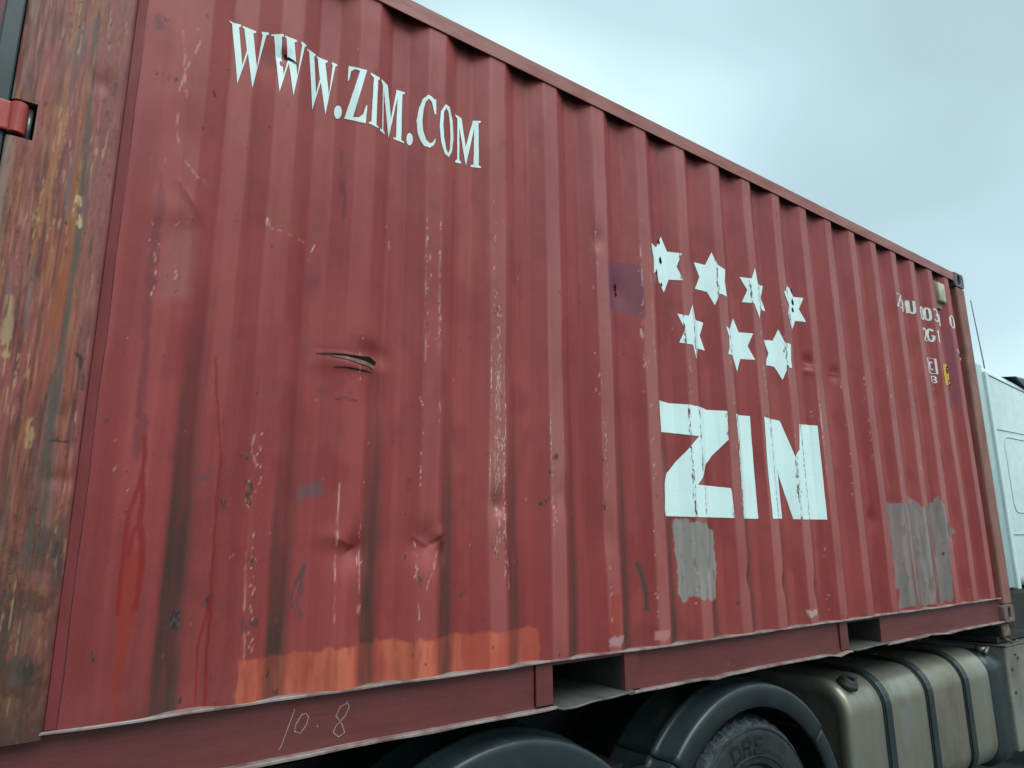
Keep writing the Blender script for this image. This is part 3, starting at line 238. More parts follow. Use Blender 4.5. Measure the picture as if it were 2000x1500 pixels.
# paint whose colour and wear come from point attributes, plus fine procedural scratches and rust
def painted(name, rust_a=(0.17, 0.062, 0.024), rust_b=(0.045, 0.026, 0.02), scr=(0.58, 0.42, 0.35)):
    t = NT(name)
    a = t.n('ShaderNodeAttribute', attribute_name='paint'); w = t.n('ShaderNodeAttribute', attribute_name='wear')
    sp = t.n('ShaderNodeSeparateColor'); t.l(w.outputs['Color'], sp.inputs[0])
    R, G_, B = sp.outputs
    st = t.noise((60, 60, 1.0), 1.0, 5, 0.6); c = t.mix(t.ramp(st, 0.3, 0.72, 0.0, 0.22), a.outputs['Color'], t.mix(1.0, a.outputs['Color'], (0.66, 0.58, 0.58), 'MULTIPLY'))
    cl = t.noise((5, 5, 2.2), 1.0, 5, 0.6, (4, 1, 7)); c = t.mix(t.ramp(cl, 0.42, 0.72, 0.0, 0.40), c, t.mix(1.0, c, (0.78, 0.72, 0.72), 'MULTIPLY'))
    fi = t.noise((330, 330, 120), 1.0, 3, 0.7, (2, 2, 2)); c = t.mix(t.ramp(fi, 0.55, 0.8, 0.0, 0.16), c, (0.42, 0.30, 0.27))
    # grime, and the shade painted in with it
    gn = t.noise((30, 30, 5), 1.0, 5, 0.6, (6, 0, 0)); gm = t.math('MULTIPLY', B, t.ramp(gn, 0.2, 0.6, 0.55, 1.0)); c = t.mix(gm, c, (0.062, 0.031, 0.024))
    # rust
    rn = t.noise((90, 90, 40), 1.0, 7, 0.65, (0, 5, 5)); rm = t.ramp(t.math('ADD', rn, t.math('MULTIPLY', G_, 0.62)), 0.78, 0.90)
    rc = t.mix(t.ramp(t.noise((160, 160, 60), 1.0, 4, 0.6), 0.4, 0.6), rust_a, rust_b); c = t.mix(rm, c, rc)
    # scratches down to pale primer
    sn = t.noise((260, 260, 42), 1.0, 6, 0.78, (5, 3, 9)); sm_ = t.ramp(t.math('ADD', sn, t.math('MULTIPLY', R, 0.50)), 0.86, 0.93); c = t.mix(sm_, c, t.mix(t.ramp(t.noise((70, 70, 9), 1.0, 2, 0.5, (1, 1, 4)), 0.4, 0.6), scr, (0.44, 0.36, 0.31)))
    r = t.math('ADD', t.ramp(cl, 0.3, 0.8, 0.40, 0.56), t.math('MULTIPLY', gm, 0.25))
    h = t.math('ADD', t.math('MULTIPLY', fi, 0.3), t.math('SUBTRACT', t.math('MULTIPLY', rm, 0.8), t.math('MULTIPLY', sm_, 0.6)))
    t.bump(h, 0.0012, 0.5)
    return t.done(c, r, 0.0, 0.28)

def grid_mesh(name, X, Y, Zc, paint, wear):
    """quad sheet from 2-D coordinate arrays with the two colour attributes"""
    nx, nz = X.shape
    me = bpy.data.meshes.new(name)
    n = nx*nz; me.vertices.add(n)
    me.vertices.foreach_set('co', np.stack([X, Y, Zc], -1).astype(np.float32).ravel())
    i = np.arange(nx-1)[:, None]*nz + np.arange(nz-1)[None, :]
    q = np.stack([i, i+nz, i+nz+1, i+1], -1).reshape(-1, 4)
    me.loops.add(q.size); me.polygons.add(len(q))
    me.loops.foreach_set('vertex_index', q.ravel().astype(np.int32))
    me.polygons.foreach_set('loop_start', np.arange(0, q.size, 4, dtype=np.int32))
    me.update(calc_edges=True); me.validate()
    for nm, arr in (('paint', paint), ('wear', wear)):
        at = me.color_attributes.new(nm, 'FLOAT_COLOR', 'POINT')
        at.data.foreach_set('color', np.concatenate([arr, np.ones(arr.shape[:-1]+(1,))], -1).astype(np.float32).ravel())
    return me

# ------------------------------------------------------------------ materials
M_panel = painted('weathered_red_paint')
M_post = painted('rusted_post_paint', (0.14, 0.052, 0.024), (0.04, 0.026, 0.022), (0.50, 0.37, 0.23))
M_rail = mat('red_rail_paint', ph(112, 58, 56), 0.5, col2=ph(96, 50, 48), scale=(1.2, 1.2, 6), sc=2.5, dirt=0.12, bump=0.0006, speck=((0.40, 0.28, 0.24), (40, 40, 18), 1.0, 0.72))
M_toprail = mat('faded_rail_paint', ph(156, 100, 92), 0.55, col2=ph(140, 82, 76), scale=(1.5, 1.5, 8), sc=2.5, dirt=0.1, bump=0.0006, speck=((0.17, 0.08, 0.05), (30, 30, 30), 1.0, 0.68))
M_lip = mat('worn_edge_steel', ph(156, 146, 142), 0.5, col2=ph(108, 72, 68), scale=(6, 6, 6), sc=1.6, dirt=0.25, dirtcol=(0.10, 0.075, 0.06), bump=0.0012)
M_strap = mat('bare_pocket_steel', ph(108, 110, 103), 0.5, 0.2, col2=ph(70, 74, 69), scale=(5, 2, 4), sc=1.6, dirt=0.2, bump=0.0015)
M_white = None
def letter_mat():
    t = NT('pale_mint_stencil_paint')
    n1 = t.noise((6, 6, 3), 1.0, 5, 0.6); c = t.mix(t.ramp(n1, 0.35, 0.7, 0, 0.5), (0.66, 0.84, 0.82), (0.58, 0.74, 0.71))
    w = t.n('ShaderNodeAttribute', attribute_name='wear'); sp = t.n('ShaderNodeSeparateColor'); t.l(w.outputs['Color'], sp.inputs[0])
    st = t.noise((40, 40, 0.9), 1.0, 3, 0.5, (2, 2, 2)); c = t.mix(t.ramp(st, 0.55, 0.8, 0, 0.25), c, (0.46, 0.44, 0.38))
    dz = t.noise((1.5, 1.5, 110), 1.0, 2, 0.5, (8, 1, 1)); c = t.mix(t.ramp(dz, 0.66, 0.72, 0, 0.35), c, (0.45, 0.50, 0.47))
    ch = t.noise((120, 120, 30), 1.0, 6, 0.7, (7, 7, 7)); m = t.ramp(t.math('ADD', ch, t.math('MULTIPLY', sp.outputs[0], 0.34)), 0.80, 0.84)
    c = t.mix(m, c, t.mix(t.ramp(t.noise((60, 60, 60), 1.0, 2), 0.4, 0.6), (0.16, 0.05, 0.045), (0.06, 0.035, 0.025)))
    t.bump(m, 0.0008, 0.6)
    return t.done(c, 0.42, 0, 0.4)
M_white = letter_mat()
M_black = mat('hole_darkness', (0.006, 0.006, 0.006), 0.9, spec=0.1)
M_dark = mat('dark_dirty_steel', (0.016, 0.018, 0.019), 0.65, col2=(0.028, 0.027, 0.025), sc=4, dirt=0.1, bump=0.001)
M_plastic = mat('dusty_black_plastic', ph(46, 58, 60), 0.34, col2=ph(36, 46, 48), scale=(1, 1, 1), sc=5, dirt=0.12, dirtcol=(0.075, 0.07, 0.06), bump=0.0005, spec=0.45)
M_rubber = mat('dusty_tyre_rubber', ph(44, 50, 52), 0.7, col2=ph(30, 34, 35), sc=9, dirt=0.22, dirtcol=(0.055, 0.05, 0.042), bump=0.002)
M_tread = mat('lit_shoulder_rubber', ph(76, 92, 98), 0.75, col2=ph(36, 42, 45), sc=40, dirt=0.1, bump=0.004)  # paler rubber: light on the tyre shoulder teeth put into the colour
M_gasket = mat('black_gasket_rubber', ph(42, 62, 66), 0.45, col2=ph(30, 46, 50), scale=(1, 1, 0.4), sc=6, dirt=0.05)
M_tank = mat('dusty_aluminium', (0.29, 0.295, 0.255), 0.36, 0.5, col2=(0.22, 0.19, 0.13), scale=(2.4, 1.2, 1.0), sc=2.0, dirt=0.45, dirtcol=(0.13, 0.10, 0.06), bump=0.0006, lo=0.3, hi=0.75)
M_box = mat('dusty_grey_box', ph(140, 142, 132), 0.5, 0.2, col2=ph(112, 110, 98), sc=5, dirt=0.3, dirtcol=(0.10, 0.08, 0.055), bump=0.0008)
M_cab = mat('white_cab_paint', (0.62, 0.76, 0.74), 0.28, col2=(0.58, 0.71, 0.69), sc=2, spec=0.5)
M_fair = mat('pale_cab_fairing', (0.40, 0.52, 0.52), 0.4, col2=(0.36, 0.47, 0.47), sc=2)
M_navy = mat('dark_visor', (0.012, 0.02, 0.04), 0.25, sc=5)
M_hinge = mat('red_hinge_paint', ph(176, 72, 60), 0.42, col2=ph(158, 62, 54), sc=20, dirt=0.05, bump=0.0008)
M_pin = mat('bare_pin_steel', (0.20, 0.20, 0.20), 0.4, 0.6, sc=40, dirt=0.1)
M_cast = mat('worn_casting', ph(120, 96, 90), 0.6, col2=ph(96, 92, 88), sc=14, dirt=0.2, bump=0.002, speck=((0.09, 0.045, 0.03), (40, 40, 40), 1.0, 0.6))
M_cast_dark = mat('grey_top_casting', ph(96, 98, 98), 0.6, col2=ph(78, 70, 70), sc=14, dirt=0.2, bump=0.002)
M_yellow = mat('yellow_sticker', ph(212, 166, 40), 0.5, col2=ph(196, 150, 50), sc=14)
M_vent = mat('beige_vent_plastic', ph(196, 194, 164), 0.5, col2=ph(170, 166, 138), sc=12, dirt=0.1)
M_chalk = mat('chalk_mark', (0.42, 0.30, 0.29), 0.9, sc=60, col2=(0.26, 0.17, 0.165))
M_asphalt = mat('asphalt_surface', (0.05, 0.05, 0.05), 0.9, col2=(0.038, 0.038, 0.04), sc=1.5, dirt=0.1, bump=0.004)
M_ply = mat('container_floor_wood', (0.05, 0.035, 0.025), 0.8, sc=5)
M_amber = mat('amber_lens', (0.55, 0.26, 0.03), 0.25, sc=9)
M_plain = mat('plain_red_steel', ph(132, 72, 72), 0.55, col2=ph(112, 60, 60), scale=(1, 1, 0.6), sc=4, dirt=0.1)
M_rust = mat('rusty_latch', (0.12, 0.06, 0.035), 0.8, col2=(0.25, 0.22, 0.18), sc=25, bump=0.002)

# ------------------------------------------------------------------ the ground
bm = bmesh.new(); bmesh.ops.create_grid(bm, x_segments=2, y_segments=2, size=1500)
g = link('ground', bm_mesh('ground', bm), M_asphalt); g['kind'] = 'structure'

# ------------------------------------------------------------------ container side panel
D = 0.036; PT = 0.27834; XL = 5.7888
STARTS = [XL - PT*k for k in range(19, -1, -1)]
def yprof(x):
    y = np.zeros_like(x)
    for s in STARTS: y = np.maximum(y, np.interp(x, [s, s+.068, s+.138, s+.206], [0, D, D, 0]))
    return np.where(x > XL + .068, D, y)
def yround(x): return sum(w_*yprof(x + o_) for o_, w_ in ((-.004, .2), (-.002, .2), (0, .2), (.002, .2), (.004, .2)))
DENT = [  # x, z, rx, rz, depth(+ inwards)
    (1.035, .556, .045, .050, .020), (.985, .60, .06, .03, -.006), (1.290, .575, .055, .060, .022), (1.352, .600, .022, .030, -.012), (1.36, .55, .02, .05, .008),
    (1.585, .712, .030, .050, .020), (1.61, .66, .03, .03, -.006), (1.075, 1.19, .06, .035, .016), (1.01, 1.135, .09, .018, -.005), (1.10, 1.05, .05, .09, .010),
    (3.015, .40, .022, .05, .016), (3.292, .364, .022, .05, .016), (3.57, .33, .022, .06, .014), (3.737, 1.55, .03, .04, .018), (3.73, 1.50, .03, .02, -.008),
    (4.01, 1.52, .03, .04, .014), (2.25, 1.66, .05, .07, .012), (2.116, 1.86, .03, .05, .012), (4.26, .69, .03, .05, .012), (2.735, .45, .022, .05, .012),
    (.70, 2.10, .05, .07, .008), (.72, 2.14, .02, .02, .010), (.47, 1.75, .07, .10, .008), (.44, 1.50, .05, .05, -.005), (5.2, .62, .03, .05, .010), (1.87, .75, .03, .06, .008), (1.60, 1.18, .03, .10, .006), (2.13, .60, .04, .08, .010)]
CREASE = [  # x0, z0, x1, z1, width, depth
    (.975, .60, 1.04, .575, .010, -.006), (1.015, .545, 1.055, .575, .008, .008), (1.25, .60, 1.31, .570, .010, -.007), (1.30, .565, 1.365, .60, .008, .009), (1.345, .625, 1.365, .56, .007, -.007),
    (.90, 1.185, 1.11, 1.178, .008, .003), (.92, 1.150, 1.10, 1.140, .008, -.003), (3.70, 1.54, 3.76, 1.53, .008, -.008), (3.98, 1.525, 4.03, 1.515, .008, -.007), (.455, 1.60, .53, 1.50, .010, -.005), (1.56, .74, 1.60, .69, .009, .008)]
def disp(x, z):
    d = 0.007*(fbm(x, z, .55, .80, 11, 2) - .5) + 0.0035*(fbm(x, z, .16, .30, 12, 2) - .5) + 0.0012*(fbm(x, z, .03, .09, 13, 2) - .5)
    for a, b, rx, rz, h in DENT: d = d + h*np.exp(-((x-a)/rx)**2 - ((z-b)/rz)**2)
    for x0, z0, x1, z1, w, h in CREASE:
        dx, dz = x1-x0, z1-z0; t = np.clip(((x-x0)*dx + (z-z0)*dz)/(dx*dx+dz*dz), 0, 1)
        d = d + h*np.exp(-np.hypot(x-x0-t*dx, z-z0-t*dz)/w)*(.35+.65*np.sin(math.pi*np.clip(t, .08, .92)))
    edge = ss(.165, .24, z)*ss(2.50, 2.40, z)*ss(.30, .38, x)
    return d*edge
def wob(x, z): return 0.007*(vn(x/.2784+.31, z/.33, 21) - .5) * ss(.32, .5, x) * ss(5.9, 5.7, x)
def surf(x, z, off=0.0):
    x = np.asarray(x, float); z = np.asarray(z, float)
    return np.stack([x + wob(x, z), yround(x) + disp(x, z) - off, z + Z0], -1)

brk = [.30] + [s + o for s in STARTS for o in (0, .068, .138, .206)] + [5.907]
brk = sorted(b for b in brk if b <= 5.907)
xs = []
for a, b in zip(brk[:-1], brk[1:]):
    stp = .004 if a < 1.2 else .005 if a < 2.2 else .007 if a < 4 else .009
    n = max(1, int(round((b-a)/stp))); xs += list(np.linspace(a, b, n, endpoint=False))
xs.append(5.907)
xs = np.array(xs); zs_ = np.linspace(.160, 2.560, 404)
GX, GZ = np.meshgrid(xs, zs_, indexing='ij')
phase = np.full(GX.shape, -1.0)                     # place within one corrugation: 0 recess start .. 1
for s in STARTS: phase = np.where((GX >= s) & (GX < s + PT), (GX - s), phase)
outer = ss(-.004, .004, np.where(phase < 0, .01, phase - .206)); recess = ss(.03, .07, phase)*ss(.17, .138, phase)
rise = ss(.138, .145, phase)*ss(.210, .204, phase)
base = np.array(ph(150, 63, 62)); faded = np.array(ph(158, 76, 71)); deep = np.array(ph(134, 50, 50)); chalky = np.array(ph(168, 106, 101))
def lay(col, m, c): return col*(1-m[..., None]) + np.asarray(c)*m[..., None]
n1 = fbm(GX, GZ, .5, .9, 31, 4); n2 = fbm(GX, GZ, .05, .9, 32, 3); n3 = fbm(GX, GZ, .12, .16, 33, 4)
paint = np.broadcast_to(base, GX.shape + (3,)).copy()
paint = lay(paint, ss(.40, .70, n1)*.75, faded); paint = lay(paint, ss(.45, .75, n2)*.55, deep); paint = lay(paint, ss(.52, .70, n3)*.50, deep)
paint = lay(paint, ss(1.3, 2.3, GZ)*ss(2.2, .5, GX)*.55, ph(158, 80, 75))       # sun-bleached upper rear
paint = lay(paint, outer*(.02 + .98*ss(.9, 2.0, GX))*(.22 + .60*fbm(GX, GZ, .3, .5, 35, 3)), chalky)
paint = lay(paint, rise*.25*ss(1.0, 2.2, GX), deep)  # shade of the rear-facing slopes painted into the colour
_r = np.random.RandomState(77)
for k in range(110):
    bx, bz, br = .45 + 2.6*_r.rand()**1.3, .3 + 2.0*_r.rand(), .010 + .022*_r.rand()
    paint = lay(paint, (.12 + .25*_r.rand())*np.exp(-((GX-bx)/br)**2 - ((GZ-bz)/(br*1.3))**2), ph(104, 56, 58))
# brush-applied overcoat left of the first recess
for k, (a, w_, z0, z1) in enumerate([(.36, .018, .2, 1.9), (.43, .03, .6, 2.3), (.55, .02, .3, 1.4), (.62, .03, .9, 2.4), (.70, .02, .2, 1.2)]):
    xx = a + .03*(fbm(GX*0+k, GZ, 1, .3, 40+k, 3)-.5)
    paint = lay(paint, ss(w_+.006, w_-.004, np.abs(GX-xx))*ss(z0, z0+.15, GZ)*ss(z1, z1-.2, GZ)*.55, deep if k % 2 == 0 else faded)
scr = np.zeros(GX.shape); rst = np.zeros(GX.shape); grime_shade = np.zeros(GX.shape)
# dirt collected in the bottom of the recesses, painted shade in their tops
lowf = ss(1.45, .25, GZ + .35*(fbm(GX, GZ*0, .2784, 1, 51, 1)-.5))*ss(4.6, .5, GX)**.5
streak = ss(.004, .024, phase)*ss(.098, .062, phase)
grime_shade += streak*lowf*(.74 + .45*fbm(GX, GZ, .03, .35, 52, 3))*ss(.47, .50, GX) + .18*recess*lowf*fbm(GX, GZ, .03, .35, 54, 3)
grime_shade += ss(.36, .16, GZ)*.30*fbm(GX, GZ, .06, .12, 53, 3)
grime_shade += recess*ss(2.455, 2.510, GZ)*.8  # shadow under the top rail, painted into the recess tops
grime_shade += ss(.9, .25, GZ)*ss(1.1, .3, GX)*.22  # darkens smoothly towards the lower rear corner
grime_shade += ss(.012, .002, np.abs(phase-.02))*.25*ss(1.5, 3.0, GX)
# rubbing on the two edges of each outer flat
edge = np.maximum(np.exp(-((phase-.209)/.004)**2), np.exp(-((np.minimum(phase, PT-phase)-.002)/.004)**2))
band = ss(.45, .8, GZ)*ss(1.95, 1.35, GZ)*ss(1.2, 1.7, GX)
per = fbm(GX*0 + np.floor((GX-STARTS[0])/PT)*3.7, GZ, 1, .25, 61, 3)
scr += edge*band*(.02 + .95*per**1.5) + outer*band*.40*per
scr += edge*ss(.8, .3, n1)*.12
paint = lay(paint, outer*band*per*.5, ph(158, 112, 102))
o1 = np.exp(-((GX-1.578)/.032)**2)*ss(.30, .9, GZ)*ss(1.60, 1.1, GZ); scr += o1*(.55 + .5*edge); rst += o1*.25
o1 = np.exp(-((GX-2.13)/.03)**2)*ss(.3, .7, GZ)*ss(1.95, 1.6, GZ); scr += o1*.25
for a in (3.52, 3.80): scr += np.exp(-((GX-a+.02)/.03)**2)*ss(.6, .8, GZ)*ss(1.9, 1.5, GZ)*.35
rst += ss(.70, .80, fbm(GX, GZ, .035, .06, 71, 4))*.45
rst += ss(.30, .17, GZ)*.22
def stamp(k, col, f=.004, amt=1.0, rag=.0, brk_=None):
    global paint, grime_shade
    m = polymask(GX + rag*(fbm(GX, GZ, .02, .03, 81, 3)-.5), GZ + rag*(fbm(GX, GZ, .02, .03, 82, 3)-.5), PATCH[k], f)*amt
    if brk_: m = m*ss(.24, .44, fbm(GX, GZ, *brk_, 87, 3)); grime_shade = grime_shade*(1-.8*m)
    paint = lay(paint, m, col); return m
m = stamp('orange', ph(182, 84, 66), .003, .92, .02); paint = lay(paint, m*ss(.4, .7, fbm(GX, GZ, .06, .5, 83, 2))*.7 + m*outer*.35, ph(206, 112, 84)); paint = lay(paint, m*ss(.5, .68, fbm(GX, GZ, .02, .10, 189, 3))*.5, ph(156, 74, 62)); grime_shade *= 1 - .35*m
m = stamp('purple', ph(116, 66, 82), .004, .85); m2 = stamp('purple2', ph(122, 62, 74), .012, .65)
g1 = stamp('grey1', ph(140, 138, 132), .003, 1.0, .03); paint = lay(paint, g1*ss(.45, .7, fbm(GX, GZ, .03, .3, 84, 3))*.6, ph(156, 156, 148)); grime_shade *= 1-.6*g1
g2 = stamp('grey2', ph(134, 120, 116), .003, .97, .03); paint = lay(paint, g2*ss(.45, .6, fbm(GX, GZ, .05, .25, 85, 3))*.7, ph(116, 116, 112)); rst = rst + g2*.22*ss(.5, .7, fbm(GX, GZ, .03, .1, 86, 3)); grime_shade = grime_shade*(1-.5*g2)
wornr = np.maximum(ss(.222 - .02*ss(.75, .35, GZ), .232, phase + .03*(fbm(GX, GZ, .02, .12, 185, 3)-.5)), ss(.098, .085, phase + .03*(fbm(GX, GZ, .02, .12, 186, 3)-.5))*(phase >= 0))
paint = lay(paint, g2*wornr*(.35 + .6*ss(.75, .40, GZ))*ss(4.60, 4.63, GX), ph(122, 74, 70))
paint = lay(paint, (g1+g2)*ss(.52, .66, fbm(GX, GZ, .030, .35, 187, 3))*.45, ph(158, 156, 148)); paint = lay(paint, (g1+g2)*ss(.64, .74, fbm(GX, GZ, .020, .07, 188, 3))*.5, ph(108, 92, 88))
dr = stamp('drip', ph(152, 50, 38), .006, .85, .014)
stamp('mar', ph(120, 52, 54), .008, .8, .02)
for k, c_, f_, a_ in (('smear1', ph(84, 56, 58), .012, .8), ('smear2', ph(98, 72, 76), .006, .7), ('smear3', ph(100, 84, 86), .012, .75), ('vert', ph(82, 72, 72), .003, .9), ('vert2', ph(84, 60, 64), .003, .8), ('bow', ph(84, 58, 66), .003, .9), ('mk', ph(66, 46, 52), .003, .95),
                      ('chip1', ph(186, 140, 138), .003, 1), ('chip2', ph(190, 130, 126), .003, 1), ('chip3', ph(188, 160, 152), .003, 1), ('orange2', ph(160, 60, 52), .008, .7), ('pinkbl', ph(156, 92, 88), .02, .7), ('rustp', ph(144, 74, 62), .012, .7), ('rustq', ph(140, 70, 62), .012, .6)):
    stamp(k, c_, f_, a_, .022, {'smear2': (.03, .006), 'smear3': (.02, .015), 'vert': (.008, .03), 'bow': (.010, .012), 'mk': (.012, .02), 'rustp': (.006, .03), 'rustq': (.006, .03)}.get(k))
wm = polymask(GX + .02*(fbm(GX, GZ, .015, .015, 88, 3)-.5), GZ + .02*(fbm(GX, GZ, .015, .015, 89, 3)-.5), PATCH['weld'], .008); grime_shade = grime_shade*(1-wm); paint = lay(paint, wm*.95, ph(52, 48, 48)); paint = lay(paint, wm*ss(.5, .65, fbm(GX, GZ, .006, .006, 90, 2)), ph(88, 84, 82)); rst += wm*.15
rx = polymask(GX, GZ, PATCH['rustx'], .012); rst += rx*.8
for x_, z_, r_ in ((.70, .83, .025), (.655, .70, .02), (.82, .36, .02), (.735, .55, .02), (1.27, .47, .02), (1.80, .74, .03), (2.1, .72, .03), (.56, 2.03, .015), (.50, 1.92, .015), (.505, 1.80, .012), (.73, 1.48, .015), (1.84, .9, .03)):
    rst += .55*np.exp(-((GX-x_)/r_)**2 - ((GZ-z_)/(r_*1.6))**2)
for x_, z_, r_ in ((.70, .85, .012), (.67, .81, .014), (.50, 1.55, .02), (.515, 1.36, .015), (1.57, .55, .03), (.93, 1.0, .02), (2.1, 1.72, .02), (5.0, .5, .05)):
    scr += .45*np.exp(-((GX-x_)/r_)**2 - ((GZ-z_)/(r_*2))**2)
LC = {'w': ph(204, 168, 160), 'p': ph(200, 150, 135), 'c': ph(214, 176, 150), 'k': (0.02, 0.016, 0.015), 'r': ph(136, 38, 34), 'g': ph(78, 66, 60)}
for k, (pts, w_, c_) in LINES.items():
    sel = (GX > min(a for a, b in pts)-.03) & (GX < max(a for a, b in pts)+.03) & (GZ > min(b for a, b in pts)-.03) & (GZ < max(b for a, b in pts)+.03)
    wx, wz = GX[sel] + .006*(fbm(GX[sel], GZ[sel], .03, .05, 91, 2)-.5), GZ[sel]
    d = segdist(wx, wz, pts); half = w_*(.30 if c_ in 'wpc' else .5) + .0008
    mm = ss(half+.0026, half-.0016, d)
    if c_ in 'wpc': mm = mm*ss(.38, .66, fbm(GX[sel], GZ[sel], .006, .030, 92, 4))*.7
    if k == 'dk': mm = .45*ss(.016, .0, d)*ss(.3, .6, fbm(GX[sel], GZ[sel], .01, .05, 93, 2))
    paint[sel] = paint[sel]*(1-mm[:, None]) + np.array(LC[c_])*mm[:, None]; grime_shade[sel] *= 1-mm
_r = np.random.RandomState(9)
def speck(cx, cz, rx, rz, col, am, tilt=0.0):
    i0, i1 = np.searchsorted(xs, (cx-rx*3, cx+rx*3)); j0, j1 = np.searchsorted(zs_, (cz-rz*2.5, cz+rz*2.5))
    if i1 <= i0 or j1 <= j0: return
    dx = GX[i0:i1, j0:j1]-cx; dz = GZ[i0:i1, j0:j1]-cz; m = ss(1.35, .55, np.hypot((dx-tilt*dz)/rx, dz/rz))*am
    paint[i0:i1, j0:j1] = paint[i0:i1, j0:j1]*(1-m[..., None]) + np.array(col)*m[..., None]; grime_shade[i0:i1, j0:j1] *= 1-m
for x0, z0, x1, z1, n in CHIPS:
    for k in range(int(n*1.3)):
        f = _r.rand(); far = 1 + .35*max(0, x0-1)
        cx = x0+(x1-x0)*f + _r.randn()*.0045; cz = z0+(z1-z0)*f
        col = (ph(212, 172, 156), ph(198, 150, 138), ph(186, 180, 172), ph(96, 60, 50))[_r.choice(4, p=(.42, .3, .16, .12))]
        speck(cx, cz, (.0011+.0013*_r.rand()**2)*far**.6, .002+.014*_r.rand()**3, col, .55+.4*_r.rand(), _r.randn()*.25)
for k in range(160):                                   # stray nicks all over
    cx, cz = .35+5.3*_r.rand()**1.4, .22+2.1*_r.rand()
    speck(cx, cz, .0018+.001*_r.rand(), .002+.006*_r.rand()**2, ph(196, 150, 140) if _r.rand() < .5 else ph(78, 48, 44), .3+.5*_r.rand(), _r.randn())
wear = np.clip(np.stack([scr, rst, grime_shade], -1), 0, 1)  # third channel holds the grime and the painted rail shadow

cont = root('shipping_container', (0, 0, Z0), 'long red corrugated shipping container with a rusty corner post and a white star logo', 'shipping container')
S_ = surf(GX, GZ)
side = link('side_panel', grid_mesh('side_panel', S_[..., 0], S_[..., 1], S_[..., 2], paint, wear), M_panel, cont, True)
side['label'] = 'dented red corrugated side with white lettering, stars and grey repaint patches'

# ---- decals that follow the sheet
def conform(name, loops, m, parent, off=0.0016, step=0.045, wearf=None, label=None):
    bm = bmesh.new()
    for lp in loops:
        rings = lp if isinstance(lp[0], list) else [lp]           # outline, then holes
        co2, ed = [], []
        for rg in rings:
            q = [rg[0]]
            for p_ in rg[1:]:
                if math.hypot(p_[0]-q[-1][0], p_[1]-q[-1][1]) > 6e-4: q.append(p_)
            if len(q) > 2 and math.hypot(q[0][0]-q[-1][0], q[0][1]-q[-1][1]) < 6e-4: q.pop()
            b_ = len(co2); co2 += [Vector(p_) for p_ in q]; ed += [(b_+k, b_+(k+1) % len(q)) for k in range(len(q))]
        vv, _, ff = delaunay_2d_cdt(co2, ed, [], 2 if len(rings) > 1 else 1, 1e-5)[:3]
        if len(rings) > 1:
            keep = []
            for f in ff:
                cx_ = sum(vv[i].x for i in f)/len(f); cz_ = sum(vv[i].y for i in f)/len(f)
                if not inside(np.array([cx_]), np.array([cz_]), rings[1])[0]: keep.append(f)
            ff = keep
        nv = [bm.verts.new((v.x, 0, v.y)) for v in vv]
        for f in ff:
            try: bm.faces.new([nv[i] for i in f])
            except ValueError: pass
    bmesh.ops.delete(bm, geom=[v for v in bm.verts if not v.link_faces], context='VERTS')
    X_ = [v.co.x for v in bm.verts]; Z_ = [v.co.z for v in bm.verts]
    cuts = [(b + o_, 0) for b in brk for o_ in (-.004, 0, .004) if min(X_) < b + o_ < max(X_)]
    n = int((max(X_)-min(X_))/step); cuts += [(min(X_)+(k+1)*(max(X_)-min(X_))/(n+1), 0) for k in range(n)]
    n = int((max(Z_)-min(Z_))/step); cuts += [(min(Z_)+(k+1)*(max(Z_)-min(Z_))/(n+1), 1) for k in range(n)]
    for c_, ax in cuts:
        bmesh.ops.bisect_plane(bm, geom=bm.verts[:]+bm.edges[:]+bm.faces[:], dist=1e-5, plane_co=(c_, 0, 0) if ax == 0 else (0, 0, c_), plane_no=(1, 0, 0) if ax == 0 else (0, 0, 1))
    bmesh.ops.triangulate(bm, faces=[f for f in bm.faces if len(f.verts) > 4])
    for f in bm.faces:
        f.normal_update()
        if f.normal.y > 0: f.normal_flip()
    co = np.array([v.co for v in bm.verts]); P_ = surf(co[:, 0], co[:, 2], off)
    for v, p_ in zip(bm.verts, P_): v.co = p_
    me = bpy.data.meshes.new(name); bm.to_mesh(me); bm.free()
    at = me.color_attributes.new('wear', 'FLOAT_COLOR', 'POINT')
    w_ = wearf(co[:, 0], co[:, 2]) if wearf else np.zeros(len(co))
    at.data.foreach_set('color', np.stack([w_, w_*0, w_*0, w_*0+1], -1).astype(np.float32).ravel())
    return link(name, me, m, parent, label=label)
def stroke(pts, w_):
    """a ribbon of width w_ along a polyline, as one closed outline"""
    p_ = [Vector((a, b)) for a, b in pts]; lft, rgt = [], []
    for i in range(len(p_)):
        t_ = (p_[min(i+1, len(p_)-1)] - p_[max(0, i-1)]); t_ = t_.normalized() if t_.length > 0 else Vector((1, 0)); nn = Vector((-t_.y, t_.x))*w_/2
        lft.append(tuple(p_[i]+nn)); rgt.append(tuple(p_[i]-nn))
    return lft, rgt
def ribbon_loops(pts, w_):
    l_, r_ = stroke(pts, w_); out = []
    for i in range(len(l_)-1): out.append([l_[i], l_[i+1], r_[i+1], r_[i]])
    return out
ewear = lambda x, z: np.clip(sum(np.exp(-((x-s_-o_)/.012)**2) for s_ in STARTS for o_ in (.0, .206))*.75 + .20, 0, 1)
lw = lambda x, z: np.clip(.55*np.exp(-((x-.725)/.035)**2-((z-2.13)/.07)**2) + .6*np.exp(-((x-1.43)/.03)**2-((z-2.13)/.05)**2) + .05, 0, 1)
def shift(l_, dx, dz=0.0, sx=1.0):
    x0 = min(a for a, b in l_); return [((a-x0)*sx + x0 + dx, b+dz) for a, b in l_]
for l_ in (G['W'], shift(G['W'], .1246, .002, .96), shift(G['W'], .243)): conform('letter', [l_], M_white, side, wearf=lw)
